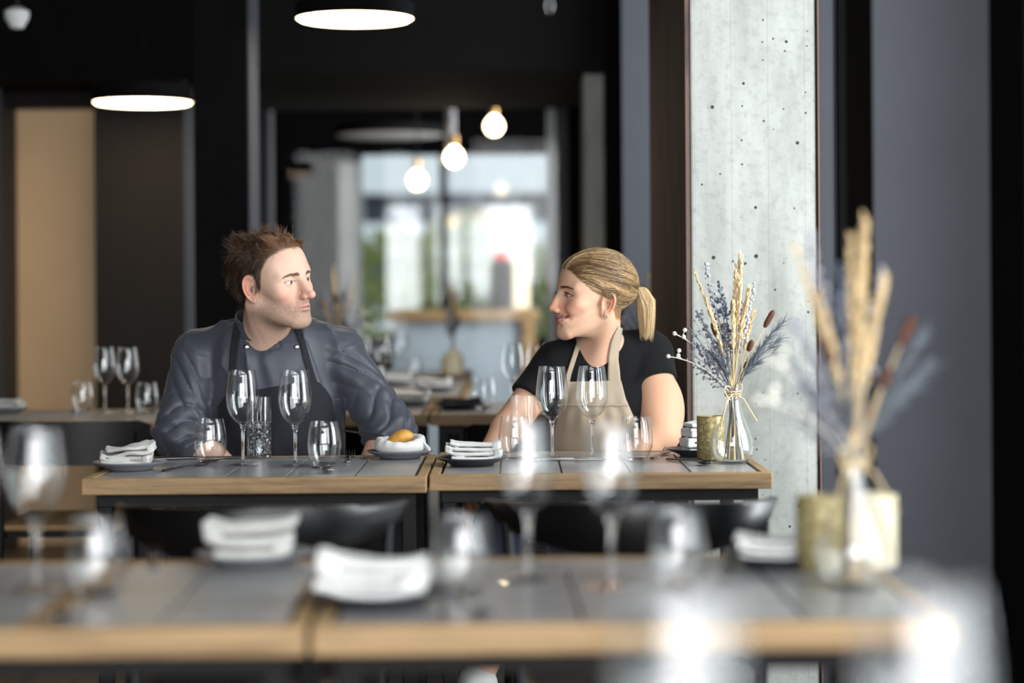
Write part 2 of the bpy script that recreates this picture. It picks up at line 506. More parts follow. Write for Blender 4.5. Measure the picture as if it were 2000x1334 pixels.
# end wall of the back room with its big window
wx0, wx1, wz1, wz0 = xl(705, YE), xl(1075, YE), at(880, 300, YE)[2], .75
b = MB(); b.box((LX, YE, 0), (wx0, YE + .2, CZ)); b.box((wx1, YE, 0), (2.2, YE + .2, CZ)); b.box((wx0, YE, wz1), (wx1, YE + .2, CZ)); b.box((wx0, YE, 0), (wx1, YE + .2, wz0))
struct(b.build('wall_end', M['black_paint'], smooth=False))
b = MB(); b.box((wx0 + .60, YE + .06, wz0), (wx0 + .66, YE + .12, wz1)); b.box((wx0, YE + .06, wz0 - .02), (wx1, YE + .12, wz0 + .03))
o = struct(b.build('window_4', M['black_paint'], smooth=False))
MB().box((wx0, YE + .085, wz0), (wx1, YE + .093, wz1)).build('pane', M['pane'], o, smooth=False)
sbox('trim_18', (xl(662, 15.2), 15.2, 0), (xl(702, 15.2), 15.5, at(680, 318, 15.2)[2]), M['concrete'])

# outdoors beyond the end window
sbox('ground', (-30, YE + .3, -.3), (30, 60, -.05), plain('pale_paving', lin(170, 172, 165), .8))
def facade_glass():
    t = NT('facade_glass'); co = t.coord(); sp = t.n('ShaderNodeSeparateXYZ'); t.l(co, sp.inputs[0])
    m = t.n('ShaderNodeMath', operation='MULTIPLY'); t.l(sp.outputs[0], m.inputs[0]); m.inputs[1].default_value = 1.6
    fr = t.n('ShaderNodeMath', operation='FRACT'); t.l(m.outputs[0], fr.inputs[0])
    dk = t.ramp(t.noise(t.coord((.8, .8, .8)), 2.0, 3), [(.35, lin(34, 40, 50)), (.65, lin(104, 112, 124))])
    t.set(col=t.mix(dk, lin(190, 192, 194), t.ramp(fr.outputs[0], [(.14, (1, 1, 1)), (.16, (0, 0, 0))])), rough=.5)
    return t.m
M['facade_white'] = plain('facade_white', (.82, .84, .86, 1), .7, var=.05)
M['facade_glass'] = facade_glass()
t0 = thing('office_building', 'pale office building with dark ribbon windows outside the back window', 'building', (0, 34, -.05))
b = MB(); b.box((-12, 0, 0), (12, 6, .9)); b.box((-12, -.15, 1.75), (12, 6, 2.30)); b.box((-12, -.25, 2.78), (12, 6, 3.4)); b.box((-12, .1, 3.9), (12, 6, 5))
b.build('wall', M['facade_white'], t0, smooth=False)
for z0, z1 in ((.9, 1.75), (2.30, 2.78), (3.4, 3.9)):
    b = MB(); b.box((-12, .25, z0), (12, 6, z1)); b.build('ribbon_window', M['facade_glass'], t0, smooth=False)

def leafy(name, label, px, Y, h, w, seed, trunk=.35):
    rg = np.random.default_rng(seed)
    c = at(px, 600, Y)
    t0 = thing(name, label, 'tree', (c[0], Y, -.05))
    n = 900
    d = rg.normal(size=(n, 3)); d /= np.linalg.norm(d, axis=1)[:, None]
    r = rg.uniform(.5, 1, n) ** .5
    P = d * r[:, None] * np.array([w, w, (h - trunk) / 2]) + np.array([0, 0, trunk + (h - trunk) / 2])
    a = rg.normal(size=(n, 3)); a /= np.linalg.norm(a, axis=1)[:, None]
    q = np.cross(a, rg.normal(size=(n, 3))); q /= np.linalg.norm(q, axis=1)[:, None]
    s = .09 * w + .03
    V = np.stack([P - a * s, P + q * s * .5, P + a * s, P - q * s * .5], 1).reshape(-1, 3)
    Fc = np.arange(n * 4).reshape(n, 4)
    mesh('foliage', V, Fc, plain('leaf_green', lin(140, 148, 84), .7, var=.25, scale=5), t0)
    b = MB(); b.tube([(0, 0, 0), (.02, 0, trunk * .6), (0, .02, trunk + .4)], [.06, .05, .03], 8); b.build('trunk', M['dark_wood'], t0)
leafy('round_tree', 'blurred green tree outside behind the middle of the back window', 905, 26, 2.2, .75, 3)
leafy('round_tree', 'blurred yellow-green shrub outside at the left of the back window', 770, 24, 1.95, .6, 5)
leafy('round_tree', 'blurred green shrub outside by the right end of the back window', 1060, 25, 1.8, .4, 7)

# bar counter in the back room
bx0, bx1, bz = xl(758, 13.0), xl(1052, 13.0), at(900, 605, 13.0)[2]
t0 = thing('bar_counter', 'grey fronted bar counter with a wooden top in the back room', 'counter', ((bx0 + bx1) / 2, 13.0, 0))
w2 = (bx1 - bx0) / 2
MB().box((-w2, -.05, bz - .07), (w2, .5, bz), .005).build('counter_top', M['oak'], t0, smooth=False)
MB().box((-w2 + .03, 0, 0), (w2 - .03, .45, bz - .07)).build('front_panel', plain('pale_blue_panel', lin(150, 162, 170), .5), t0, smooth=False)
MB().box((w2 - .10, -.055, 0), (w2 - .02, -.0, bz - .07)).build('end_post', M['oak'], t0, smooth=False)
c = at(1000, 600, 13.1)
t0 = thing('coffee_machine', 'dark machine with a cream side standing on the bar counter', 'machine', (c[0], 13.2, bz))
MB().box((-.13, -.12, 0), (.0, .12, .30), .01).build('body', M['black_lacquer'], t0, smooth=False)
MB().box((0.002, -.1, .0), (.11, .1, .33), .01).build('side_panel', M['cream'], t0, smooth=False)
MB().box((-.11, -.10, .302), (-.02, .10, .36), .01).build('hopper', plain('red_plastic', lin(190, 90, 84), .4), t0, smooth=False)

# ------------------------------------------------------------------ lamps
def disc_lamp(px, py, Y, dia, label, glow, thick=.035):
    c = at(px, py, Y)
    t0 = thing('pendant_lamp', label, 'lamp', (c[0], c[1], c[2]))
    r = dia / 2
    MB().lathe([(0, 0), (r * .93, 0), (r * .985, .008), (r * .985, thick), (0, thick)], 64).build('diffuser', glow, t0)
    MB().lathe([(r * .99, .004), (r, .004), (r, thick + .02), (r * .985, thick + .026), (.03, thick + .03), (0, thick + .03)], 64).build('housing', M['soft_black'], t0)
    MB().tube([(0, 0, thick + .02), (0, 0, CZ - c[2] - .0)], .007, 10).build('rod', M['black_paint'], t0)
    MB().lathe([(0, CZ - c[2] - .03), (.05, CZ - c[2] - .03), (.05, CZ - c[2]), (0, CZ - c[2])], 24).build('ceiling_rose', M['black_steel'], t0)
    return t0
disc_lamp(693, 40, 7.2, .405, 'lit round black pendant lamp above the opening at top centre', M['lamp_glow'])
disc_lamp(279, 203, 8.5, .402, 'lit round black pendant lamp hanging before the beige wall', M['lamp_glow'], .05)
disc_lamp(762, 266, 13.3, .70, 'unlit pale round ceiling lamp in the back room behind the bulbs', M['lamp_off'])
def bulb(px, py, Y, label, rods=1):
    c = at(px, py, Y)
    t0 = thing('bulb_pendant', label, 'lamp', (c[0], c[1], c[2]), group='bare bulb pendants')
    MB().lathe([(0, -.052), (.03, -.043), (.05, -.012), (.051, .008), (.04, .035), (.02, .052), (.016, .066), (0, .066)], 32).build('bulb', M['bulb_glow'], t0)
    MB().lathe([(.0, .06), (.021, .062), (.022, .12), (.008, .13), (0, .13)], 20).build('socket', M['brass'], t0)
    MB().tube([(0, 0, .125), (0, 0, CZ - c[2])], .004, 8).build('cord', M['black_steel'], t0)
bulb(965, 247, 12.2, 'glowing bare bulb pendant, highest and right of the three in the back room')
bulb(887, 308, 11.8, 'glowing bare bulb pendant, the middle and largest of the three')
bulb(815, 353, 12.4, 'glowing bare bulb pendant, lowest and left of the three in the back room')
c = at(880, 290, 12.0)
t0 = thing('hanging_duct', 'pale grey tube hanging from the ceiling above the middle bulb', 'tube', (c[0], c[1], c[2]))
MB().tube([(0, 0, -.02), (0, 0, .2), (-.015, 0, .45), (-.03, 0, CZ - c[2])], [.03, .03, .028, .03], 14).build('tube', plain('grey_plastic', lin(150, 152, 160), .5), t0)
MB().lathe([(.02, -.1), (.055, -.08), (.06, -.05), (.03, -.02), (0, -.02)], 24).build('collar', plain('pale_plastic', lin(200, 202, 204), .5), t0)
c = at(33, 36, 7.5)
t0 = thing('ceiling_spotlight', 'small white spotlight hanging from the dark ceiling at top left', 'spotlight', (c[0], c[1], c[2]))
MB().lathe([(0, -.04), (.022, -.035), (.042, 0), (.044, .025), (.02, .04), (0, .04)], 24).build('head', M['white_paint'], t0)
MB().tube([(0, 0, .035), (0, 0, CZ - c[2])], .009, 10).build('stem', M['black_steel'], t0)
c = at(1074, 12, 7.0)
t0 = thing('bulb_pendant', 'unlit clear bulb at the top edge left of the concrete strip', 'lamp', (c[0], c[1], c[2]))
MB().lathe([(0, -.03), (.012, -.024), (.018, 0), (.012, .03), (.008, .045), (0, .045)], 20).build('bulb', M['glass'], t0)
MB().tube([(0, 0, .04), (0, 0, .11)], .01, 12).build('socket', M['steel'], t0)
MB().tube([(0, 0, .1), (0, 0, CZ - c[2])], .003, 8).build('cord', M['black_steel'], t0)
# ------------------------------------------------------------------ tables
TZ = 0.75
def table(label, x0, x1, y0, y1, rz=0.0, strip=None, seed=0):
    """oak framed table with grey boards; (x0, y0) is the near left corner"""
    w, d = x1 - x0, y1 - y0
    t0 = thing('dining_table', label, 'table', (x0, y0, 0), rz, 'oak edged dining tables')
    th = .034
    b = MB(); e = .022
    b.m = 0
    b.box((0.001, 0, TZ - th), (w - .001, e, TZ), .0025); b.box((0.001, d - e, TZ - th), (w - .001, d, TZ), .0025)
    b.m = 1
    b.box((0.001, e, TZ - th), (e, d - e, TZ), .0025); b.box((w - e, e, TZ - th), (w - .001, d - e, TZ), .0025)
    b.build('edge_frame', [M['oak'], M['oak_depth']], t0, smooth=False)
    b = MB(); rg = random.Random(seed)
    cuts = [e + .004]
    n = 5
    for k in range(1, n): cuts.append(e + (w - 2 * e) * (k + rg.uniform(-.12, .12)) / n)
    cuts.append(w - e - .004)
    br = .085
    for k in range(n):
        b.box((cuts[k] + .002, e + .003, TZ - th + .006), (cuts[k + 1] - .002, d - e - br, TZ - .0012), .0012)
    b.box((e + .006, d - e - br + .004, TZ - th + .006), (w - e - .006, d - e - .003, TZ - .0012), .0012)
    b.build('boards', M['grey_boards'], t0, smooth=False)
    if strip:
        MB().box((strip[0], e + .003, TZ - .003), (strip[1], d - e - .003, TZ - .0006)).build('inlay', M['oak_depth'], t0, smooth=False)
    b = MB(); b.box((e, e, TZ - th + .001), (w - e, d - e, TZ - th + .006))
    for y in (.05, d - .08):
        b.box((.025, y, TZ - th - .028), (w - .025, y + .03, TZ - th))
    for x in (.025, w - .055):
        b.box((x, .08, TZ - th - .028), (x + .03, d - .08, TZ - th))
    b.build('underframe', M['black_steel'], t0, smooth=False)
    for x in (.025, w - .055):
        for y in (.05, d - .08):
            MB().box((x, y, 0), (x + .03, y + .03, TZ - th - .028), .003).build('leg', M['black_steel'], t0, smooth=False)
    return t0

fx = onz(605, 1219, TZ); fr = onz(1864, 1208, TZ)
FW = fr[0] - fx[0]
FRZ = math.radians(1.0)
table('nearest long oak edged table end carrying the big blurred vase', fx[0] + .002, fx[0] + .002 + FW, 2.385, 3.0, FRZ, None, 1)
table('nearest oak edged table on the left, with the slanting oak strip in its top', fx[0] - .735, fx[0] - .003, 2.385 - .012, 2.985, FRZ, (.40, .448), 2)
A0 = onz(157, 935.5, TZ); A1 = onz(832.5, 932.5, TZ); B0 = onz(835, 926.5, TZ); B1 = onz(1511, 923.5, TZ)
YA, YB2 = A0[1], (B0[1] + B1[1]) / 2
table('oak edged table the man in the grey jacket sits at', A0[0], A1[0], YA, YA + .585, 0, None, 3)
table('oak edged table the woman in the beige apron sits at', B0[0] + .003, B1[0], YB2, YB2 + .62, 0, None, 4)
table('table behind the chef at the left edge before the beige wall', -1.75, -.985, 6.18, 6.95, 0, None, 5)
table('table behind the couple carrying the dark folded napkin', xl(836, 6.5) + .002, xl(836, 6.5) + .72, 6.5, 7.2, 0, None, 6)
table('table right behind the chef\'s raised sleeve, napkin plate on its far end', xl(836, 6.5) - .72, xl(836, 6.5) - .002, 6.5, 7.2, 0, None, 7)
table('table in the middle distance with a wrapped napkin near its right end', xl(908, 7.65) - .95, xl(908, 7.65), 7.65, 8.4, 0, None, 8)
table('table in the middle distance carrying the cluster of bright blurred glasses', xl(908, 7.65) - .95, xl(908, 7.65), 8.41, 9.17, 0, None, 12)
table('farthest table, the one with the cream vase', xl(917, 9.6) - .75, xl(917, 9.6), 9.6, 10.3, 0, None, 9)
table('table just in front of the lens, only its glasses in view', -.35, .40, .85, 1.5, 0, None, 10)

# ------------------------------------------------------------------ chairs
def yoke_chair(label, x, y, rz, group=None):
    """black chair with a low bent backrest that runs forward as arms; the sitter faces +y"""
    t0 = thing('black_chair', label, 'chair', (x, y, 0), rz, group)
    # backrest: curved band, tall in the middle and thin at the tips
    n = 29; prof = []
    for k in range(n):
        s = -1 + 2 * k / (n - 1)
        a = s * math.radians(78)
        px = .245 * math.sin(a) / math.sin(math.radians(78)); py = -.0 + .30 * (1 - math.cos(a)) / (1 - math.cos(math.radians(78)))
        h = .012 + .034 * (1 - abs(s) ** 1.6)
        z = .735 + .012 * s * s
        nx, ny = math.sin(a), -math.cos(a)
        prof.append((px, py, z, h, nx, ny))
    V = []; Fc = []
    for (px, py, z, h, nx, ny) in prof:
        th = .009
        lean = .010
        ring = [(th, -h), (th + lean, h * .8), (th * .6 + lean, h), (-th * .6 + lean, h), (-th + lean, h * .8), (-th, -h), (-th * .5, -h - .003), (th * .5, -h - .003)]
        for (o, dz) in ring: V.append((px + nx * o, py + ny * o, z + dz))
    for k in range(n - 1):
        for j in range(8):
            m = (j + 1) % 8
            Fc.append((k * 8 + j, k * 8 + m, (k + 1) * 8 + m, (k + 1) * 8 + j))
    Fc.append(tuple(range(8))[::-1]); Fc.append(tuple(range((n - 1) * 8, n * 8)))
    mesh('backrest', V, Fc, M['black_lacquer'], t0, True, auto=60)
    # seat: softly dished rounded pad
    V = []; Fc = []; m = 28; rings = [0, .4, .75, .95, 1.0, 1.0, .93]
    for q, r in enumerate(rings):
        for i in range(m):
            a = 2 * PI * i / m
            c, s = math.cos(a), math.sin(a)
            ex = 2 / 3.2
            sx = math.copysign(abs(c) ** ex, c) * .215 * r; sy = math.copysign(abs(s) ** ex, s) * .205 * r + .22
            z = [.452, .452, .457, .462, .455, .444, .438][q]
            V.append((sx, sy, z))
    for q in range(len(rings) - 1):
        for i in range(m):
            j = (i + 1) % m
            Fc.append((q * m + i, q * m + j, (q + 1) * m + j, (q + 1) * m + i))
    Fc.append(tuple(range((len(rings) - 1) * m, len(rings) * m))[::-1])
    mesh('seat', V, Fc, M['black_lacquer'], t0, True, auto=50)
    for sx in (-1, 1):
        MB().tube([(sx * .225, .19, .728), (sx * .205, .10, .45), (sx * .215, .045, .22), (sx * .225, .0, .0)], [.009, .011, .011, .009], 10).build('leg', M['black_steel'], t0)
        MB().tube([(sx * .17, .36, .44), (sx * .19, .39, .2), (sx * .20, .40, 0)], [.011, .011, .009], 10).build('leg', M['black_steel'], t0)
    b = MB(); b.tube([(-.19, .39, .30), (.19, .39, .30)], .007, 8); b.build('stretcher', M['black_steel'], t0)
    return t0
def plank_chair(label, x, y, rz, h0=.64, h1=.765, w=.46, seatm=None, legs=True):
    t0 = thing('black_chair', label, 'chair', (x, y, 0), rz)
    n = 15; V = []; Fc = []
    for k in range(n):
        s = -1 + 2 * k / (n - 1)
        px = s * w / 2; py = .05 * s * s
        c = .012 if abs(s) > .95 else 0
        for (dy, z) in ((-.007, h0 + c), (-.012, h1 - c), (.006, h1 - c), (.011, h0 + c)): V.append((px, py + dy, z))
    for k in range(n - 1):
        for j in range(4): Fc.append((k * 4 + j, k * 4 + (j + 1) % 4, (k + 1) * 4 + (j + 1) % 4, (k + 1) * 4 + j))
    Fc.append((3, 2, 1, 0)); Fc.append(tuple(range((n - 1) * 4, n * 4)))
    mesh('backrest', V, Fc, M['black_lacquer'], t0, True, auto=40)
    MB().box((-.21, .03, .455), (.21, .44, .475), .008).build('seat', seatm or M['black_lacquer'], t0)
    MB().box((-.19, .06, .435), (.19, .42, .454)).build('seat_frame', M['black_steel'], t0, smooth=False)
    for sx in (-1, 1):
        MB().tube([(sx * .20, .02, h1 - .03), (sx * .195, .03, .45), (sx * .21, .0, 0)], [.009, .011, .009], 10).build('leg', M['black_steel'], t0)
        MB().tube([(sx * .185, .40, .45), (sx * .20, .42, 0)], [.011, .009], 10).build('leg', M['black_steel'], t0)
    return t0

# ------------------------------------------------------------------ glassware
def prof_closed(outer, inner):
    return [(0, outer[0][1])] + outer + inner + [(0, inner[-1][1])]
k9 = 1.04
WINE_BOWL_O = [(.0052, .086), (.012, .0915), (.0205, .098), (.0285, .108), (.0340, .121), (.0368, .137), (.0366, .152), (.0345, .172), (.0318, .190), (.0293, .2045)]
def wine_glass(label, x, y, z=TZ):
    t0 = thing('wine_glass', label, 'wine glass', (x, y, z))
    o = [(r, h * k9 * .985) for r, h in WINE_BOWL_O]
    top = o[-1]
    i = [(top[0] - .0004, top[1] + .0006), (top[0] - .0010, top[1])] + [(max(r - .0011, .001), h + .0008) for r, h in reversed(o[:-1])]
    i = [p for p in i if p[1] > .094] + [(.004, .0935)]
    MB().lathe([(0, o[0][1])] + o + i + [(0, .0932)], 48).build('bowl', M['glass'], t0, auto=70)
    MB().lathe([(0, .0055), (.0052, .0085), (.0040, .016), (.0036, .045), (.0038, .072), (.0055, .083), (.0085, .0872), (0, .0880)], 20).build('stem', M['stem_glass'], t0, auto=70)
    MB().lathe([(0, 0), (.0360, 0), (.0366, .0009), (.0355, .0016), (.020, .0030), (.009, .0048), (.0045, .0068), (0, .0070)], 48).build('foot', M['glass'], t0, auto=50)
    return t0
def tumbler(label, x, y, z=TZ):
    t0 = thing('tumbler', label, 'glass', (x, y, z))
    o = [(.0215, .0005), (.0275, .006), (.0330, .018), (.0364, .033), (.0374, .047), (.0366, .062), (.0342, .079), (.0300, .0982)]
    i = [(.0295, .0988), (.0289, .0982), (.0331, .079), (.0354, .062), (.0361, .047), (.0350, .033), (.0316, .019), (.0255, .0095)]
    MB().lathe([(0, .0012)] + o + i + [(0, .0080)], 48).build('body', M['glass'], t0, auto=70)
    MB().lathe([(0, .0018), (.0205, .0014), (.0262, .0062), (.0240, .0076), (0, .0070)], 40).build('base', M['stem_glass'], t0, auto=40)
    return t0
def cut_glass(label, x, y, z=TZ, water=True, cut=True):
    t0 = thing('highball_glass', label, 'glass', (x, y, z))
    n, m = 176, 84; H = .141; R = .0292
    V = []; Fc = []
    for j in range(m + 1):
        h = .002 + (H - .002) * j / m
        for i in range(n):
            a = 2 * PI * i / n
            r = R - .0006 * (1 - h / H)
            if cut:
                u, v = a * R, h
                if h < .082:
                    p = 6 * a + h * 330; q = 6 * a - h * 330
                    g = min(abs(math.sin(p * .5)), abs(math.sin(q * .5)))
                    r -= .0020 * max(0, 1 - g / .5)
                    big = min(abs(math.sin(2 * a + h * 60)), abs(math.sin(2 * a - h * 60)))
                    r -= .0022 * max(0, 1 - big / .18)
                elif h < .118:
                    g = abs(math.sin(8 * a)); r -= .0016 * max(0, 1 - g / .5) * min(1, (.118 - h) / .008)
            else:
                r += .0004 * math.sin(26 * a)
            V.append((r * math.cos(a), r * math.sin(a), h))
    for j in range(m):
        for i in range(n):
            k = (i + 1) % n
            Fc.append((j * n + i, j * n + k, (j + 1) * n + k, (j + 1) * n + i))
    b0 = len(V)
    ri = R - .0032
    for (r, h) in ((R - .0008, H + .0006), (ri, H), (ri, .012), (ri * .9, .010)):
        for i in range(n):
            a = 2 * PI * i / n; V.append((r * math.cos(a), r * math.sin(a), h))
    rows = [m * n] + [b0 + k * n for k in range(4)]
    for A, B in zip(rows[:-1], rows[1:]):
        for i in range(n): Fc.append((A + i, A + (i + 1) % n, B + (i + 1) % n, B + i))
    Fc.append(tuple(b0 + 3 * n + i for i in range(n)))
    Fc.append(tuple(range(n))[::-1])
    mesh('body', V, Fc, M['glass'], t0, True, auto=35)
    if water:
        MB().lathe([(0, .0125), (ri - .0006, .0128), (ri - .0006, .0700), (0, .0695)], 48).build('water', M['water_clear'], t0, auto=40)
    return t0
WG, TU = None, None
def place_wine(label, p, group=None):
    global WG
    if WG is None: WG = wine_glass(label, p[0], p[1], p[2]); o = WG
    else: o = dup(WG, label, p)
    o['group'] = group or 'stemmed wine glasses on the tables'; o.rotation_euler.z = (p[0] * 37) % 6
    return o
def place_tumbler(label, p):
    global TU
    if TU is None: TU = tumbler(label, p[0], p[1], p[2]); o = TU
    else: o = dup(TU, label, p)
    o['group'] = 'rounded stemless tumblers on the tables'; o.rotation_euler.z = (p[0] * 29) % 6
    return o

# ------------------------------------------------------------------ plates, napkins, cutlery
PL = {}
def place_plate(label, p, dark=False, s=1.0):
    k = 'plate_dark' if dark else 'plate_glaze'
    if k not in PL:
        t0 = MB().lathe([(0, .003), (.040, .003), (.043, 0), (.047, 0), (.050, .004), (.068, .0105), (.0775, .0155), (.0788, .0170), (.0775, .0180), (.066, .0135), (.050, .0082), (0, .0072)], 64).build('side_plate', M[k], None, auto=60)
        PL[k] = t0; tag(t0, label, 'plate', 'stoneware side plates'); t0.location = p; o = t0
    else: o = dup(PL[k], label, p, 0, 'stoneware side plates')
    o.scale = (s, s, s)
    return o

def noise_fn(seed, freq, n=7):
    rg = np.random.default_rng(seed)
    K = rg.normal(size=(n, 3)) * freq; ph = rg.uniform(0, 6.28, n)
    def f(P): return np.sin(P @ K.T + ph).mean(1) * 1.6
    return f

def fork_mesh(b):
    pts = [(-.095, 0, .0020), (-.06, 0, .0035), (.0, 0, .0050), (.03, 0, .0042)]
    b.tube(pts, [.0052, .0046, .0028, .0030], 10, flat=.45)
    b.tube([(.028, 0, .0042), (.042, 0, .0030), (.052, 0, .0030)], [.0032, .0105, .0108], 12, flat=.22)
    for y in (-.0092, -.0031, .0031, .0092):
        b.tube([(.048, y * .95, .0030), (.065, y, .0040), (.082, y, .0085), (.094, y * .98, .0145)], [.0019, .0017, .0015, .0007], 8)
def spoon_mesh(b):
    b.tube([(-.095, 0, .0022), (-.05, 0, .0040), (.02, 0, .0062), (.045, 0, .0050)], [.0050, .0042, .0026, .0034], 10, flat=.45)
    V = []; Fc = []; n, m = 20, 6
    for s_, dz in ((1, 0), (1, .0012)):
        for j in range(m + 1):
            r = j / m
            for i in range(n):
                a = 2 * PI * i / n
                V.append((.066 + .026 * r * math.cos(a), .0165 * r * math.sin(a) * (1 + .12 * math.cos(a)), .0005 + .0068 * r * r + dz))
    h = (m + 1) * n
    for j in range(m):
        for i in range(n):
            k = (i + 1) % n
            Fc.append((h + j * n + i, h + j * n + k, h + (j + 1) * n + k, h + (j + 1) * n + i))
            Fc.append((j * n + i, (j + 1) * n + i, (j + 1) * n + k, j * n + k))
    for i in range(n):
        k = (i + 1) % n; a = m * n
        Fc.append((a + i, h + a + i, h + a + k, a + k))
    b.add(V, Fc)
def knife_mesh(b):
    b.tube([(-.10, 0, .0035), (-.05, 0, .0042), (0, 0, .0040)], [.0060, .0056, .0050], 10, flat=.6)
    b.tube([(-.002, 0, .0040), (.03, .001, .0036), (.08, .002, .0034), (.104, .0015, .0032), (.112, -.001, .0030)], [.0045, .0090, .0092, .0060, .0010], 10, flat=.12)
CUT = {}
def cutlery(kind, label, p, rz, dark=True):
    key = (kind, dark)
    if key not in CUT:
        b = MB(); {'fork': fork_mesh, 'spoon': spoon_mesh, 'knife': knife_mesh}[kind](b)
        o = b.build(kind, M['steel_dark' if dark else 'steel'], None, auto=50); CUT[key] = o
        tag(o, label, kind, 'cutlery laid on the tables'); o.location = p
    else: o = dup(CUT[key], label, p, 0, 'cutlery laid on the tables')
    o.rotation_euler.z = rz
    return o

def votive(label, p, m='votive', h=.098, r=.0325, wax=True):
    t0 = thing('candle_holder', label, 'candle holder', p, 0, 'candle holders by the vases')
    MB().lathe([(0, 0), (r * .86, 0), (r, .006), (r, h), (r - .0022, h), (r - .0025, .012), (0, .010)], 40).build('cup', M[m], t0, auto=50)
    if wax: MB().lathe([(0, .011), (r - .0032, .011), (r - .0032, h * .62), (0, h * .60)], 32).build('candle', M['cream'], t0, auto=50)
    return t0

# ------------------------------------------------------------------ vases and dried flowers
def vase(label, p, s=1.0, bow=True):
    t0 = thing('bottle_vase', label, 'vase', p)
    o = [(.026, 0), (.036, .004), (.0440, .018), (.0470, .035), (.0450, .052), (.0375, .074), (.0280, .096), (.0195, .120), (.0150, .142), (.0142, .158), (.0165, .172)]
    i = [(r - .0016, max(h, .0046)) for r, h in reversed(o)]
    MB().lathe([(0, .0006)] + o + i + [(0, .0042)], 48).build('body', M['glass'], t0, auto=70)
    MB().lathe([(0, .0012), (.025, .0008), (.0355, .0046), (.026, .0042), (0, .0038)], 40).build('base', M['stem_glass'], t0, auto=40)
    if bow:
        b = MB()
        for k in range(3):
            a = np.linspace(0, 2 * PI, 26); b.tube(np.stack([.0168 * np.cos(a), .0168 * np.sin(a), .148 + k * .004 + .0015 * np.sin(a + k)], 1), .0016, 6, cap=False)
        def loop(sx, L, dz):
            a = np.linspace(0, PI, 14)
            return np.stack([sx * (.006 + L * np.sin(a)), -.018 - .004 * np.sin(a), .152 + dz * np.sin(a) + .014 * np.cos(a) * 1.0], 1)
        b.tube(loop(1, .012, .016), .0014, 6); b.tube(loop(-1, .014, .010), .0014, 6)
        b.tube([(.004, -.018, .15), (.022, -.024, .140), (.036, -.026, .115), (.050, -.024, .092)], .0015, 6)
        b.tube([(-.004, -.018, .15), (-.016, -.024, .136), (-.022, -.026, .110), (-.030, -.024, .075)], .0015, 6)
        b.build('twine_bow', M['twine'], t0)
    t0.scale = (s, s, s)
    return t0

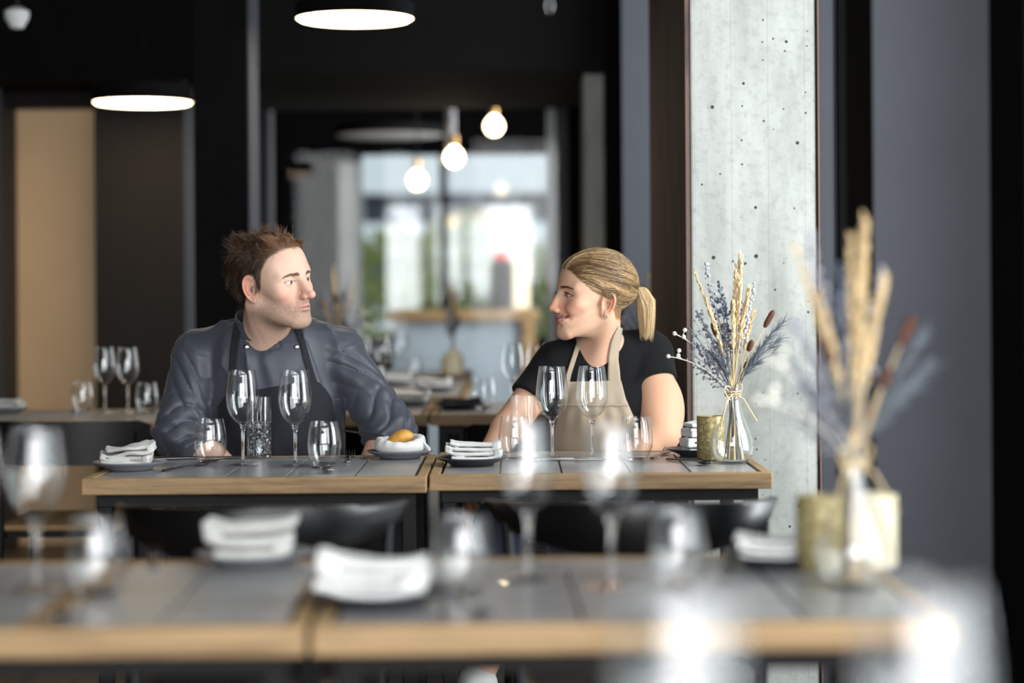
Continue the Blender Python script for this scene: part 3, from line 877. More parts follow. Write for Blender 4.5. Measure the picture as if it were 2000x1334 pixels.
def bouquet(label, p, seed, s=1.0):
    rg = np.random.default_rng(seed)
    t0 = thing('dried_bouquet', label, 'dried flowers', p, 0, 'bunches of dried flowers and grasses')
    def stem(dx, dy, h, bend=.0):
        """from the vase floor through the neck to the tip"""
        t = np.linspace(0, 1, 9)
        neck = np.array([rg.uniform(-.007, .007), rg.uniform(-.007, .007), .150])
        foot = np.array([-dx * .10 + rg.uniform(-.012, .012), rg.uniform(-.014, .014), .0065])
        top = np.array([dx, dy, h])
        P1 = foot + (neck - foot) * np.linspace(0, 1, 5)[:, None]
        u = np.linspace(0, 1, 9)[1:, None]
        P2 = neck + (top - neck) * u + np.array([0, 0, bend]) * (u * (1 - u)) + np.array([-dx, -dy, 0]) * .25 * (u * (1 - u))
        return np.concatenate([P1, P2])
    def cols(n, c, var=.18):
        return np.clip(np.array(c)[None, :] * (1 + rg.normal(0, var, (n, 1))), 0, 1)
    def finish(b, name, c, tipc=None, nstem=0):
        n = b.n
        cc = cols(n, lin(*c)[:3])
        if nstem: cc[:nstem] = cols(nstem, lin(196, 172, 128)[:3])
        b.build(name, M['plants'], t0, col=cc, auto=60)
    def axis_at(P, u):
        k = u * (len(P) - 1); i = min(int(k), len(P) - 2); f = k - i
        q = P[i] * (1 - f) + P[i + 1] * f; d = P[i + 1] - P[i]
        return q, d / np.linalg.norm(d)
    # pale wheat and pampas plumes
    for dx, dy, h, fat in ((.02, .0, .455, 1.3), (.012, .02, .43, 1.1), (-.082, .0, .42, .8), (-.06, -.02, .36, .9), (.035, -.02, .38, 1.2), (.05, .02, .33, 1.0), (.0, -.025, .35, 1.1), (-.02, .02, .30, 1.0)):
        b = MB(); P = stem(dx, dy, h); b.tube(P, [.0016] * len(P), 6); ns = b.n
        for k in range(85):
            u = rg.uniform(.66, 1.0); q, d = axis_at(P, u)
            e = rg.normal(size=3); e -= d * e.dot(d); e /= np.linalg.norm(e)
            L = .012 * fat * (1.15 - abs(u - .8) * 2.2); L = max(L, .005)
            w = .0022 * fat
            g = np.cross(d, e)
            a = q + e * .001; tip = q + e * L * .40 + d * L * 1.3; mid = (a + tip) / 2
            b.add([a, mid + g * w, tip, mid - g * w, mid + e * w], [(0, 1, 4), (1, 2, 4), (2, 3, 4), (3, 0, 4), (0, 3, 2, 1)])
        finish(b, 'wheat_plume', (206, 180, 138), nstem=ns)
    # lavender and blue statice sprigs
    for dx, dy, h, c in ((-.058, .01, .44, (160, 160, 168)), (.05, .01, .39, (166, 166, 174)), (-.04, .02, .37, (78, 84, 98)), (-.072, .02, .33, (146, 147, 157)), (-.03, -.02, .40, (98, 103, 115)), (-.015, .02, .36, (92, 97, 108)), (.03, .03, .36, (154, 154, 163)), (-.09, -.01, .27, (114, 117, 127))):
        b = MB(); P = stem(dx, dy, h); b.tube(P, [.0012] * len(P), 5)
        for k in range(46):
            u = rg.uniform(.62, 1.0); q, d = axis_at(P, u)
            b.ball(q + rg.normal(size=3) * .0036, rg.uniform(.0022, .0042), 6, 4)
        finish(b, 'lavender_sprig', c)
    # brown reed heads
    for dx, dy, h in ((.092, .0, .335), (.005, .02, .36), (-.045, -.01, .31), (.042, -.02, .27), (.036, .02, .22)):
        b = MB(); P = stem(dx, dy, h); b.tube(P, [.0012] * len(P), 5); ns = b.n
        q0, d = axis_at(P, .86); q1, d1 = axis_at(P, 1.0)
        b.tube([q0 + (q1 - q0) * t for t in (0, .08, .25, .5, .75, .92, 1)], [.001, .0045, .0062, .0066, .0064, .0046, .001], 10)
        finish(b, 'reed_head', (84, 52, 40), nstem=ns)
    # blue feathery grass
    for dx, dy, h in ((.115, .01, .31), (.10, -.02, .27), (.075, .02, .26), (.09, .0, .24), (-.03, .0, .26), (-.045, .02, .24), (-.02, -.02, .22)):
        b = MB(); P = stem(dx, dy, h, .03); b.tube(P, [.0012] * len(P), 5)
        for k in range(60):
            u = rg.uniform(.5, 1.0); q, d = axis_at(P, u)
            e = rg.normal(size=3); e -= d * e.dot(d); e /= np.linalg.norm(e)
            L = rg.uniform(.016, .032)
            b.tube([q, q + d * L * .6 + e * L * .22, q + d * L + e * L * .5], [.0009, .0007, .0004], 4, cap=False)
        finish(b, 'feather_grass', (98, 104, 112))
    # fine grey branches with small buds
    for dx, dy, h in ((-.10, -.01, .25), (-.085, .01, .22), (-.07, -.02, .29), (-.06, .02, .20), (-.095, .02, .30)):
        b = MB(); P = stem(dx, dy, h); b.tube(P, [.001] * len(P), 5)
        for k in range(16):
            u = rg.uniform(.5, 1.0); q, d = axis_at(P, u)
            e = rg.normal(size=3); e /= np.linalg.norm(e)
            tip = q + d * .012 + e * .018
            b.tube([q, tip], .0006, 4, cap=False); b.ball(tip, .0026, 6, 4)
        finish(b, 'bud_branch', (122, 122, 128))
    # white berry sprigs
    for dx, dy, h in ((-.128, -.01, .285), (-.142, -.01, .235)):
        b = MB(); P = stem(dx, dy, h, .06); b.tube(P, [.0009] * len(P), 5)
        for k, (u, ex, ez) in enumerate(((1.0, 0, 0), (.93, .006, .016), (.88, -.008, .008))):
            q, d = axis_at(P, u); tip = q + np.array([ex, 0, ez]); b.tube([q, tip + 1e-4], .0007, 4, cap=False); b.ball(tip, .0048, 10, 7)
        finish(b, 'berry_sprig', (226, 222, 210))
    t0.scale = (s, s, s)
    return t0
def dup_bouquet(src, label, p, rz, s=1.0):
    return dup(src, label, p, rz, 'bunches of dried flowers and grasses', s)
# ------------------------------------------------------------------ organic surfaces from distance fields
f32 = np.float32
def ell(P, c, r):
    q = (P - np.asarray(c, f32)) / np.asarray(r, f32)
    k0 = np.sqrt((q * q).sum(1)); q2 = q / np.asarray(r, f32); k1 = np.sqrt((q2 * q2).sum(1)) + 1e-9
    return k0 * (k0 - 1) / k1
def cap(P, a, b, ra, rb=None):
    rb = ra if rb is None else rb
    a = np.asarray(a, f32); b = np.asarray(b, f32); ba = b - a
    h = np.clip(((P - a) @ ba) / ba.dot(ba), 0, 1)
    q = P - a - h[:, None] * ba
    return np.sqrt((q * q).sum(1)) - (ra + (rb - ra) * h)
def smin(a, b, k):
    h = np.maximum(k - np.abs(a - b), 0) / k
    return np.minimum(a, b) - h * h * k * .25
def smax(a, b, k): return -smin(-a, -b, k)
def sst(x, a, b):
    t = np.clip((x - a) / (b - a), 0, 1); return t * t * (3 - 2 * t)

def surface(sdf, lo, hi, h, B=14):
    lo = np.asarray(lo, float); hi = np.asarray(hi, float)
    nb = np.ceil((hi - lo) / (h * B)).astype(int); n = nb * B + 1
    bc = np.stack(np.meshgrid(*[np.arange(k) for k in nb], indexing='ij'), -1).reshape(-1, 3)
    cen = (lo + (bc + .5) * B * h).astype(f32)
    dc = sdf(cen)
    vals = np.empty(n, f32)
    near = np.abs(dc) < h * B * .87 * 1.35 + .012
    rng1 = np.arange(B + 1)
    loc = np.stack(np.meshgrid(rng1, rng1, rng1, indexing='ij'), -1).reshape(-1, 3)
    for (i, j, k), d, q in zip(bc, dc, near):
        if not q: vals[i * B:(i + 1) * B + 1, j * B:(j + 1) * B + 1, k * B:(k + 1) * B + 1] = d
    idx = np.nonzero(near)[0]
    for s in range(0, len(idx), 40):
        ch = idx[s:s + 40]
        G = (bc[ch][:, None, :] * B + loc[None]).reshape(-1, 3)
        v = sdf((lo + G * h).astype(f32)).reshape(len(ch), B + 1, B + 1, B + 1)
        for (i, j, k), vv in zip(bc[ch], v):
            vals[i * B:(i + 1) * B + 1, j * B:(j + 1) * B + 1, k * B:(k + 1) * B + 1] = vv
    neg = (vals < 0)
    u = neg.astype(np.uint8)
    cnt = (u[:-1, :-1, :-1] + u[1:, :-1, :-1] + u[:-1, 1:, :-1] + u[1:, 1:, :-1] + u[:-1, :-1, 1:] + u[1:, :-1, 1:] + u[:-1, 1:, 1:] + u[1:, 1:, 1:])
    C = np.argwhere((cnt > 0) & (cnt < 8))
    ids = np.full(cnt.shape, -1, np.int32); ids[C[:, 0], C[:, 1], C[:, 2]] = np.arange(len(C))
    corner = np.array([(a, b, c) for a in (0, 1) for b in (0, 1) for c in (0, 1)])
    cv = np.stack([vals[C[:, 0] + a, C[:, 1] + b, C[:, 2] + c] for a, b, c in corner], 1)
    acc = np.zeros((len(C), 3)); w = np.zeros(len(C))
    for e0 in range(8):
        for e1 in range(e0 + 1, 8):
            if np.abs(corner[e0] - corner[e1]).sum() != 1: continue
            a, b = cv[:, e0], cv[:, e1]; x = (a < 0) != (b < 0)
            t = a / (a - b + 1e-20)
            p = corner[e0] + (corner[e1] - corner[e0]) * t[:, None]
            acc[x] += p[x]; w[x] += 1
    V = lo + (C + acc / w[:, None]) * h
    Q = []
    for ax in range(3):
        o1, o2 = [(1, 2), (2, 0), (0, 1)][ax]
        s0 = [slice(None)] * 3; s1 = [slice(None)] * 3; s0[ax] = slice(0, -1); s1[ax] = slice(1, None)
        a, b = neg[tuple(s0)], neg[tuple(s1)]
        E = np.argwhere(a != b)
        ok = np.all((E >= 1) & (E < np.array(cnt.shape)), axis=1) | ((E[:, ax] >= 0) & (E[:, o1] >= 1) & (E[:, o2] >= 1) & (E[:, o1] < cnt.shape[o1]) & (E[:, o2] < cnt.shape[o2]))
        E = E[ok]
        d1 = np.zeros(3, int); d1[o1] = 1; d2 = np.zeros(3, int); d2[o2] = 1
        g = lambda X: ids[X[:, 0], X[:, 1], X[:, 2]]
        q = np.stack([g(E - d1 - d2), g(E - d2), g(E), g(E - d1)], 1)
        fl = ~a[E[:, 0], E[:, 1], E[:, 2]]
        q[fl] = q[fl][:, ::-1]
        Q.append(q)
    Q = np.concatenate(Q); Q = Q[(Q >= 0).all(1)]
    return V, Q
def grad(sdf, P, e=.0015):
    P = P.astype(f32); g = np.empty_like(P)
    for k in range(3):
        d = np.zeros(3, f32); d[k] = e
        g[:, k] = sdf(P + d) - sdf(P - d)
    return g / (np.linalg.norm(g, axis=1)[:, None] + 1e-9)

def folds(seed, kx, n=5, warp=1.2):
    rg = np.random.default_rng(seed)
    K = rg.normal(size=(n, 3)) * np.asarray(kx); ph = rg.uniform(0, 6.28, n)
    K2 = rg.normal(size=(2, 3)) * 9
    def f(P):
        w = np.sin(P @ K2.T.astype(f32)).sum(1) * warp
        s = np.sin(P @ K.T.astype(f32) + (ph[None, :] + w[:, None])).mean(1)
        return s * 1.5
    return f

# ------------------------------------------------------------------ head
def lipcurve(w):
    if w: return [(0, -.0962, -.0650), (.011, -.0945, -.0636), (.021, -.0875, -.0592), (.0305, -.0745, -.0525)]
    return [(0, -.0965, -.0630), (.009, -.0950, -.0632), (.017, -.0902, -.0636), (.0235, -.0835, -.0642)]
def head_sdf(P, w):
    """distance to a head facing -y, x to its own left, eyes at z = 0; w is 1 for the woman, 0 for the man"""
    x, y, z = P[:, 0], P[:, 1], P[:, 2]
    Q = P.copy(); Q[:, 0] = np.abs(x)
    d = ell(P, (0, .017, .034), (.0745, .097, .083))
    d = smin(d, ell(P, (0, -.036, .036), (.060, .0525, .056)), .03)
    d = smin(d, ell(P, (0, -.026, -.03), (.0585 - .003 * w, .0625, .066)), .024)
    d = smin(d, ell(P, (0, -.03, -.072), (.049 - .007 * w, .052, .036 - .002 * w)), .022)
    d = smin(d, cap(Q, (.0575 - .005 * w, .008, -.05), (.022, -.070, -.097), .0155, .014), .022)
    d = smin(d, ell(P, (0, -.0775 + .001 * w, -.098), (.0215 - .004 * w, .0175, .0175)), .02)
    d = smin(d, ell(Q, (.045, -.056, -.022), (.022, .024, .020)), .016)
    d = smin(d, ell(Q, (.050, -.034, .016), (.0175, .034, .034)), .02)
    if w: d = smin(d, ell(Q, (.036, -.070, -.036), (.0165, .0165, .0155)), .014)
    d = smin(d, cap(Q, (.010, -.0855, .021), (.047, -.067, .018), .0085 - .002 * w, .0075), .016)
    d = smin(d, ell(P, (0, -.068, -.064), (.0315, .0285, .026)), .016)
    # sockets
    d = smax(d, -ell(Q, (.0315, -.0985, -.0005), (.0195, .0165, .0118)), .013)
    # nose
    tip = (0, -.1165 + .0050 * w, -.0335 - .001 * w)
    nose = cap(P, (0, -.0855, .010), tip, .0062 - .0008 * w, .0088 - .0006 * w)
    nose = smin(nose, ell(P, (0, -.1155 + .0052 * w, -.0350 - .001 * w), (.0105 - .001 * w, .0095, .0088)), .006)
    nose = smin(nose, ell(Q, (.0118 - .001 * w, -.1020, -.0385 - .001 * w), (.0078, .0105, .0078)), .007)
    nose = smin(nose, cap(P, (0, -.085, .012), (0, -.100, -.020), .0085, .0105), .012)
    d = smin(d, nose, .009)
    d = smax(d, -ell(Q, (.0062, -.1085 + .004 * w, -.0455 - .001 * w), (.0040, .0062, .0042)), .004)
    # philtrum, nasolabial softness
    d = smax(d, -cap(P, (0, -.1040, -.047), (0, -.1035, -.055), .0022, .0026), .006)
    # lips
    C = lipcurve(w)
    op = .0048 if w else .0018
    up = np.full(len(P), 9, f32); lo = up.copy()
    for a, b, ra, rb in zip(C[:-1], C[1:], (.0056, .0050, .0036), (.0050, .0036, .0018)):
        du = (0, .0006, .0040 + op * .6); dl = (0, .0010, -.0046 - op)
        wd = .0315 if w else .0245; fa = 1 - a[0] / wd; fb = 1 - b[0] / wd
        ra = ra * (1 if w else .84)
        up = np.minimum(up, cap(Q, (a[0], a[1] + du[1], a[2] + du[2] * fa), (b[0], b[1] + du[1], b[2] + du[2] * fb), ra * .92, rb))
        lo = np.minimum(lo, cap(Q, (a[0], a[1] + dl[1], a[2] + dl[2] * fa), (b[0], b[1] + dl[1], b[2] + dl[2] * fb), ra * 1.1, rb))
    d = smin(d, up, .0045); d = smin(d, lo, .0045)
    slit = np.full(len(P), 9, f32)
    for a, b in zip(C[:-1], C[1:]):
        wd = .031 if w else .0245; fa = max(1 - (a[0] / wd) ** 2, .12); fb = max(1 - (b[0] / wd) ** 2, .12)
        slit = np.minimum(slit, cap(Q, (a[0], a[1] - .004, a[2] - .001), (b[0], b[1] - .004, b[2] - .001), op * fa + .0007, op * fb + .0007))
        slit = np.minimum(slit, cap(Q, (a[0], a[1] + (.006 if w else .001), a[2] - .001), (b[0], b[1] + (.004 if w else .001), b[2] - .001), op * fa + .0007, op * fb + .0007))
    d = smax(d, -slit, .0016)
    # mentolabial crease, smile crease
    d = smax(d, -cap(Q, (0, -.0985, -.0800), (.012, -.0945, -.0795), .0030), .009)
    if w: d = smax(d, -cap(Q, (.0285, -.0965, -.043), (.0365, -.0795, -.060), .0030, .0028), .010)
    else: d = smax(d, -cap(Q, (.022, -.1010, -.044), (.0315, -.0865, -.062), .0022, .0018), .009)
    # eyelids
    E = np.array([.0315, -.0712, .0], f32)
    lid = ell(Q, E, (.0142, .0137, .0137))
    oz = .0024 if w else .0031
    q = Q - E; zc = q[:, 2] + .0006 - .05 * (q[:, 0])
    eo = np.sqrt((q[:, 0] / .0138) ** 2 + (zc / (oz)) ** 2)
    cut = np.where(q[:, 1] < -.004, (eo - 1) * oz, 9).astype(f32)
    lid = smax(lid, -cut, .0012)
    d = smin(d, lid, .0042)
    d = np.maximum(d, -(ell(Q, E, (.01215, .0121, .0121))))
    # ears
    e = np.array([.0735 - .001 * w, .014 if w else .007, -.017 if w else -.008], f32); q = Q - e
    s, c = math.sin(math.radians(24)), math.cos(math.radians(24))
    a = q[:, 0] * s + q[:, 1] * c; n = q[:, 0] * c - q[:, 1] * s
    ti = math.radians(-10); ct, st_ = math.cos(ti), math.sin(ti)
    a, zz = a * ct - q[:, 2] * st_ * -1, q[:, 2] * ct - a * st_
    aw = .0165 + .0022 * np.clip(zz / .03, -1, 1)
    ee = np.sqrt((a / aw) ** 2 + (zz / .0300) ** 2) + 1e-6
    ringd = (ee - 1) * .0205
    L = np.stack([n, a, zz], 1)
    ear = np.sqrt(np.maximum(ringd, 0) ** 2 + (n - .001 - .10 * np.maximum(a, 0)) ** 2) - .0034
    ear = np.where(ringd < 0, np.abs(n - .001 - .10 * np.maximum(a, 0)) - .0034, ear)
    rim = np.sqrt((ringd + .0012) ** 2 + (n - .0070 - .10 * np.maximum(a, 0)) ** 2) - .0034
    rim = np.where((a < -.004) & (zz < -.008), 9, rim)
    ear = smin(ear, rim, .0022)
    anti = np.sqrt(((ee - .58) * .0205) ** 2 + (n - .0058) ** 2) - .0028
    anti = np.where((a < -.004), 9, anti)
    ear = smin(ear, anti, .003)
    ear = smin(ear, ell(L, (.0015, -.0062, -.0285), (.0052, .0085, .0085)), .006)
    ear = smax(ear, -ell(L, (.0080, -.0030, -.005), (.0120, .0086, .0130)), .0025)
    ear = smax(ear, -ell(L, (.0060, .0015, .0150), (.0050, .0075, .0060)), .0025)
    gr = np.sqrt(((ee - .80) * .0205) ** 2 + (n - .0065 - .10 * np.maximum(a, 0)) ** 2) - .0021
    ear = smax(ear, -np.where(zz < -.014, 9, gr), .002)
    ear = smin(ear, ell(L, (.0022, -.0150, -.006), (.0046, .0036, .0062)), .004)
    ear = smin(ear, ell(L, (-.0130, -.006, -.004), (.0085, .010, .019)), .005)
    d = smin(d, ear.astype(f32), .0045)
    return d

def rot(yaw, pitch, roll):
    return np.array(Matrix.Rotation(math.radians(yaw), 3, 'Z') @ Matrix.Rotation(math.radians(pitch), 3, 'X') @ Matrix.Rotation(math.radians(roll), 3, 'Y'))

SKIN = dict(m=np.array(lin(208, 172, 152)[:3]), w=np.array(lin(206, 164, 138)[:3]))
def skin_color(L, w, hairline, hairc, seed):
    rg = np.random.default_rng(seed)
    n = len(L); x, y, z = L[:, 0], L[:, 1], L[:, 2]; ax = np.abs(x)
    c = np.tile(SKIN['w' if w else 'm'], (n, 1)).astype(float)
    def tint(m, col, k):
        nonlocal c
        m = (m * k)[:, None]; c = c * (1 - m) + c * np.array(col)[None] * m
    g = lambda cx, cy, cz, r: np.exp(-(((ax - cx) ** 2 + (y - cy) ** 2 + (z - cz) ** 2) / r ** 2))
    tint(g(.040, -.072, -.030, .024), (1.06, .74, .72), .75 if w else .6)
    tint(g(.0, -.115, -.034, .018), (1.0, .72, .70), .75)
    tint(g(.011, -.10, -.036, .012), (.95, .66, .64), .6)
    tint(sst(ax, .071, .082) * sst(z, -.05, -.03), (1.08, .72, .66), .75)
    tint(g(.0315, -.085, -.008, .012), (.92, .80, .80), .4)
    if not w:
        jaw = sst(-z, .030, .062) * sst(-y, -.03, .00) + sst(-z, .055, .08) * sst(-y, -.045, -.01)
        jaw = np.clip(jaw, 0, 1) * (1 - g(.03, -.09, -.045, .015) * .5)
        side = sst(-y, -.01, .004) * sst(-z, -.012, .03) * sst(-y, .06, .02) * .5
        must = np.exp(-((z + .052) / .007) ** 2) * sst(-y, .075, .09) * .8
        m = np.clip(np.maximum(np.maximum(jaw, must), side), 0, 1)
        sp = rg.uniform(0, 1, n)
        tint(m, (.54, .53, .51), .78)
        tint(m * (sp > .70), (.62, .60, .60), .60)
    C = np.array(lipcurve(w)); Q = np.stack([ax, y, z], 1).astype(f32)
    dl = np.full(n, 9.0)
    for a, b in zip(C[:-1], C[1:]): dl = np.minimum(dl, cap(Q, a, b, 0))
    fall = np.interp(ax, [0, .016, .026], [.0098, .0088, .0035]) + (.003 if w else 0)
    lm = (1 - sst(dl, fall * .72, fall)) * (y < -.074)
    lc = np.array(lin(172, 104, 96)[:3]) if w else np.array(lin(186, 138, 122)[:3])
    c = c * (1 - lm[:, None]) + lc * lm[:, None]
    deep = (1 - sst(dl, .0, .0024)) * (y > -.096) * (y < -.074)
    c *= (1 - .75 * deep[:, None])
    # lash line
    q = np.sqrt(((ax - .0315) / .0142) ** 2 + (z / (.0042)) ** 2)
    ll = np.exp(-((q - 1.05) / .22) ** 2) * (y < -.074) * (z > (-.004 if w else -.0005))
    c *= (1 - (.85 if w else .6) * ll[:, None])
    c *= (1 + rg.normal(0, .015, (n, 1)))
    hl = np.interp(y, hairline[0], hairline[1])
    hm = sst(z - hl, -.004, .010) * (1 - sst(ax, .0765, .079))
    c = c * (1 - hm[:, None]) + np.asarray(hairc) * hm[:, None]
    return np.clip(c, 0, 1), hm

def strands_mesh(name, S, r0, col, mat, parent, off):
    """S: (n, k, 3) hair strands -> three sided tapering tubes"""
    n, k, _ = S.shape
    T = np.gradient(S, axis=1); T /= np.linalg.norm(T, axis=2)[:, :, None] + 1e-9
    ref = np.array([.31, .57, .76]); A = np.cross(T, ref); A /= np.linalg.norm(A, axis=2)[:, :, None] + 1e-9
    Bv = np.cross(T, A)
    taper = np.interp(np.linspace(0, 1, k), [0, .6, 1], [1, .85, .25])
    r = (np.asarray(r0).reshape(-1, 1) * taper)[:, :, None]
    ring = [S + r * (A * math.cos(t) + Bv * math.sin(t)) for t in (0, 2.094, 4.189)]
    V = np.stack(ring, 2).reshape(-1, 3)
    base = (np.arange(n)[:, None] * k + np.arange(k - 1)[None]).reshape(-1) * 3
    Q = np.concatenate([np.stack([base + j, base + (j + 1) % 3, base + 3 + (j + 1) % 3, base + 3 + j], 1) for j in range(3)])
    cc = np.repeat(np.asarray(col), k * 3, axis=0)
    return mesh(name, V - off, Q, mat, parent, True, col=cc)

def eyes(t0, H, R, s, base, gaze, iris):
    for sx, nm in ((-1, 'eye'), (1, 'eye')):
        c = np.array([sx * .0315, -.0712, 0])
        b = MB(); b.ball((0, 0, 0), .0120, 40, 30); V = np.concatenate(b.V)
        u = V / np.linalg.norm(V, axis=1)[:, None]
        gz = np.array(gaze, float); gz /= np.linalg.norm(gz)
        ang = np.degrees(np.arccos(np.clip(u @ gz, -1, 1)))
        V = V * (1 + .05 * np.exp(-(ang / 22) ** 2))[:, None]
        col = np.tile(np.array([.56, .53, .51]), (len(V), 1))
        m = ang < 29; col[m] = np.array(iris); m = ang < 12; col[m] = .004
        m = (ang > 25) & (ang < 31); col[m] *= .35
        b.V = [(R @ ((V + c) * s).T).T + H - base]
        b.build(nm, M['eye'], t0, col=col, auto=180)

def brows(t0, w, H, R, s, base, hs, col, seed):
    rg = np.random.default_rng(seed)
    for sx in (-1, 1):
        n = 260; u = rg.uniform(0, 1, n)
        cx = .012 + .037 * u
        zz = (.0196 if w else .0150) + (.0030 if w else .0040) * np.sin(u * 2.2) - .0035 * u ** 3 + rg.normal(0, .0019 * (1 if not w else .8), n) * (1 - .5 * u)
        yy = np.full(n, -.12)
        P = np.stack([cx * sx, yy, zz], 1).astype(f32)
        for _ in range(14): 
            P[:, 1] += np.maximum(hs(P), 0) * .9
        k = 5
        dirv = np.stack([np.full(n, .9 * sx), np.full(n, .22) * u, .35 - .75 * u], 1); dirv /= np.linalg.norm(dirv, axis=1)[:, None]
        S = P[:, None, :] + dirv[:, None, :] * (np.linspace(0, .0075, k))[None, :, None]
        S = S.reshape(-1, 3).astype(f32); 
        for _ in range(3):
            g = grad(hs, S); S = S + g * (.0007 - hs(S))[:, None]
        S = S.reshape(n, k, 3)
        Wd = (S.reshape(-1, 3) @ (R.T * s)).reshape(n, k, 3) + H
        cc = np.array(col)[None] * (1 + rg.normal(0, .2, (n, 1)))
        strands_mesh('eyebrow', Wd, np.full(n, .00042 * s), np.clip(cc, 0, 1), M['hair'], t0, base)

def hand_sdf(P, wr, d, n, s, curl=(30, 35, 25), L=1.0):
    wr, d, n, s = [np.asarray(v, float) for v in (wr, d, n, s)]
    d /= np.linalg.norm(d); s = s - d * s.dot(d); s /= np.linalg.norm(s); n = np.cross(d, s) * (1 if np.dot(np.cross(d, s), n) > 0 else -1)
    o = cap(P, wr + s * .016 * L, wr + (d * .082 + s * .030) * L, .0185 * L, .0125 * L)
    o = smin(o, cap(P, wr - s * .014 * L, wr + (d * .080 - s * .030) * L, .0175 * L, .0115 * L), .02)
    o = smin(o, cap(P, wr + d * .02 * L, wr + d * .085 * L, .017 * L, .0125 * L), .02)
    for off, ln, ad in ((.031, .072, .08), (.0105, .080, .02), (-.0105, .075, -.04), (-.0305, .058, -.10)):
        p = wr + (d * .086 + s * off) * L; a = 0
        dd = d + s * ad
        for q, (fr, r0, r1) in enumerate(((.45, .0096, .0088), (.31, .0088, .0080), (.24, .0080, .0068))):
            a += math.radians(curl[q])
            v = dd * math.cos(a) + n * math.sin(a); v /= np.linalg.norm(v)
            e = p + v * ln * fr * L
            o = smin(o, cap(P, p, e, r0 * L, r1 * L), .0045); p = e
    p = wr + (d * .022 + s * .024) * L
    for v, ln, r0, r1 in ((d * .62 + s * .72 + n * .25, .046, .015, .0105), (d * .9 + s * .35 + n * .3, .032, .0105, .0095), (d * .98 + s * .05 + n * .3, .026, .0095, .0075)):
        v = v / np.linalg.norm(v); e = p + v * ln * L
        o = smin(o, cap(P, p, e, r0 * L, r1 * L), .006); p = e
    return o

CAM = np.array([0, 0, ZC])
def drape(sdf, PX, off, start=4.3, end=5.16):
    """points where the sight lines of the picture positions PX (m, n, 2) meet a garment, lifted off by off"""
    sh = PX.shape[:2]; q = PX.reshape(-1, 2)
    A = np.array([at(a, b, 1.0) for a, b in q]) - CAM
    t = np.full(len(q), start)
    for _ in range(60):
        P = CAM + A * t[:, None]
        t += np.clip(sdf(P.astype(f32)) - off, -.02, .05) * .8
        t = np.minimum(t, end)
    return (CAM + A * t[:, None]).reshape(*sh, 3)
def edge_grid(left, right, nu, nv):
    """left, right: polylines of (px, py) -> (nv, nu, 2) grid between them"""
    def res(pl):
        pl = np.array(pl, float); s = np.r_[0, np.cumsum(np.linalg.norm(np.diff(pl, axis=0), axis=1))]
        u = np.linspace(0, s[-1], nv); return np.stack([np.interp(u, s, pl[:, 0]), np.interp(u, s, pl[:, 1])], 1)
    L, R_ = res(left), res(right); w = np.linspace(0, 1, nu)[None, :, None]
    return L[:, None, :] * (1 - w) + R_[:, None, :] * w
def ribbon(center, width, n=26):
    c = np.array(center, float); s = np.r_[0, np.cumsum(np.linalg.norm(np.diff(c, axis=0), axis=1))]
    u = np.linspace(0, s[-1], n); p = np.stack([np.interp(u, s, c[:, 0]), np.interp(u, s, c[:, 1])], 1)
    t = np.gradient(p, axis=0); t /= np.linalg.norm(t, axis=1)[:, None]
    nr = np.stack([-t[:, 1], t[:, 0]], 1)
    w = np.interp(u / s[-1], np.linspace(0, 1, len(width)), width) if not np.isscalar(width) else np.full(n, width)
    k = np.linspace(-.5, .5, 6)
    return p[:, None, :] + nr[:, None, :] * (w[:, None] * k[None, :])[:, :, None]
def sheet(name, G, th, mat, parent, base, smooth_it=0):
    """thick cloth from a grid of points"""
    G = G.copy()
    for _ in range(smooth_it):
        G[1:-1, 1:-1] = .5 * G[1:-1, 1:-1] + .125 * (G[:-2, 1:-1] + G[2:, 1:-1] + G[1:-1, :-2] + G[1:-1, 2:])
    m, n, _ = G.shape
    N = np.cross(np.gradient(G, axis=1), np.gradient(G, axis=0)); N /= np.linalg.norm(N, axis=2)[:, :, None] + 1e-9
    if N[:, :, 1].mean() > 0: N = -N
    A = G; B = G - N * th
    V = np.concatenate([A.reshape(-1, 3), B.reshape(-1, 3)]) - base
    Fc = []; o2 = m * n
    flip = np.cross(G[0, 1] - G[0, 0], G[1, 0] - G[0, 0]).dot(N[0, 0]) < 0
    def q(a, b, c, d): Fc.append((a, b, c, d) if not flip else (a, d, c, b))
    for j in range(m - 1):
        for i in range(n - 1):
            a = j * n + i
            q(a, a + 1, a + n + 1, a + n); q(o2 + a, o2 + a + n, o2 + a + n + 1, o2 + a + 1)
    for i in range(n - 1):
        q(i, o2 + i, o2 + i + 1, i + 1); a = (m - 1) * n + i; q(a, a + 1, o2 + a + 1, o2 + a)
    for j in range(m - 1):
        a = j * n; q(a, a + n, o2 + a + n, o2 + a); a = j * n + n - 1; q(a, o2 + a, o2 + a + n, a + n)
    return mesh(name, V, np.array(Fc), mat, parent)
def frame_of(R, H, s):
    Rt = R.astype(f32)
    return lambda P: ((P - H.astype(f32)) @ Rt) / f32(s)

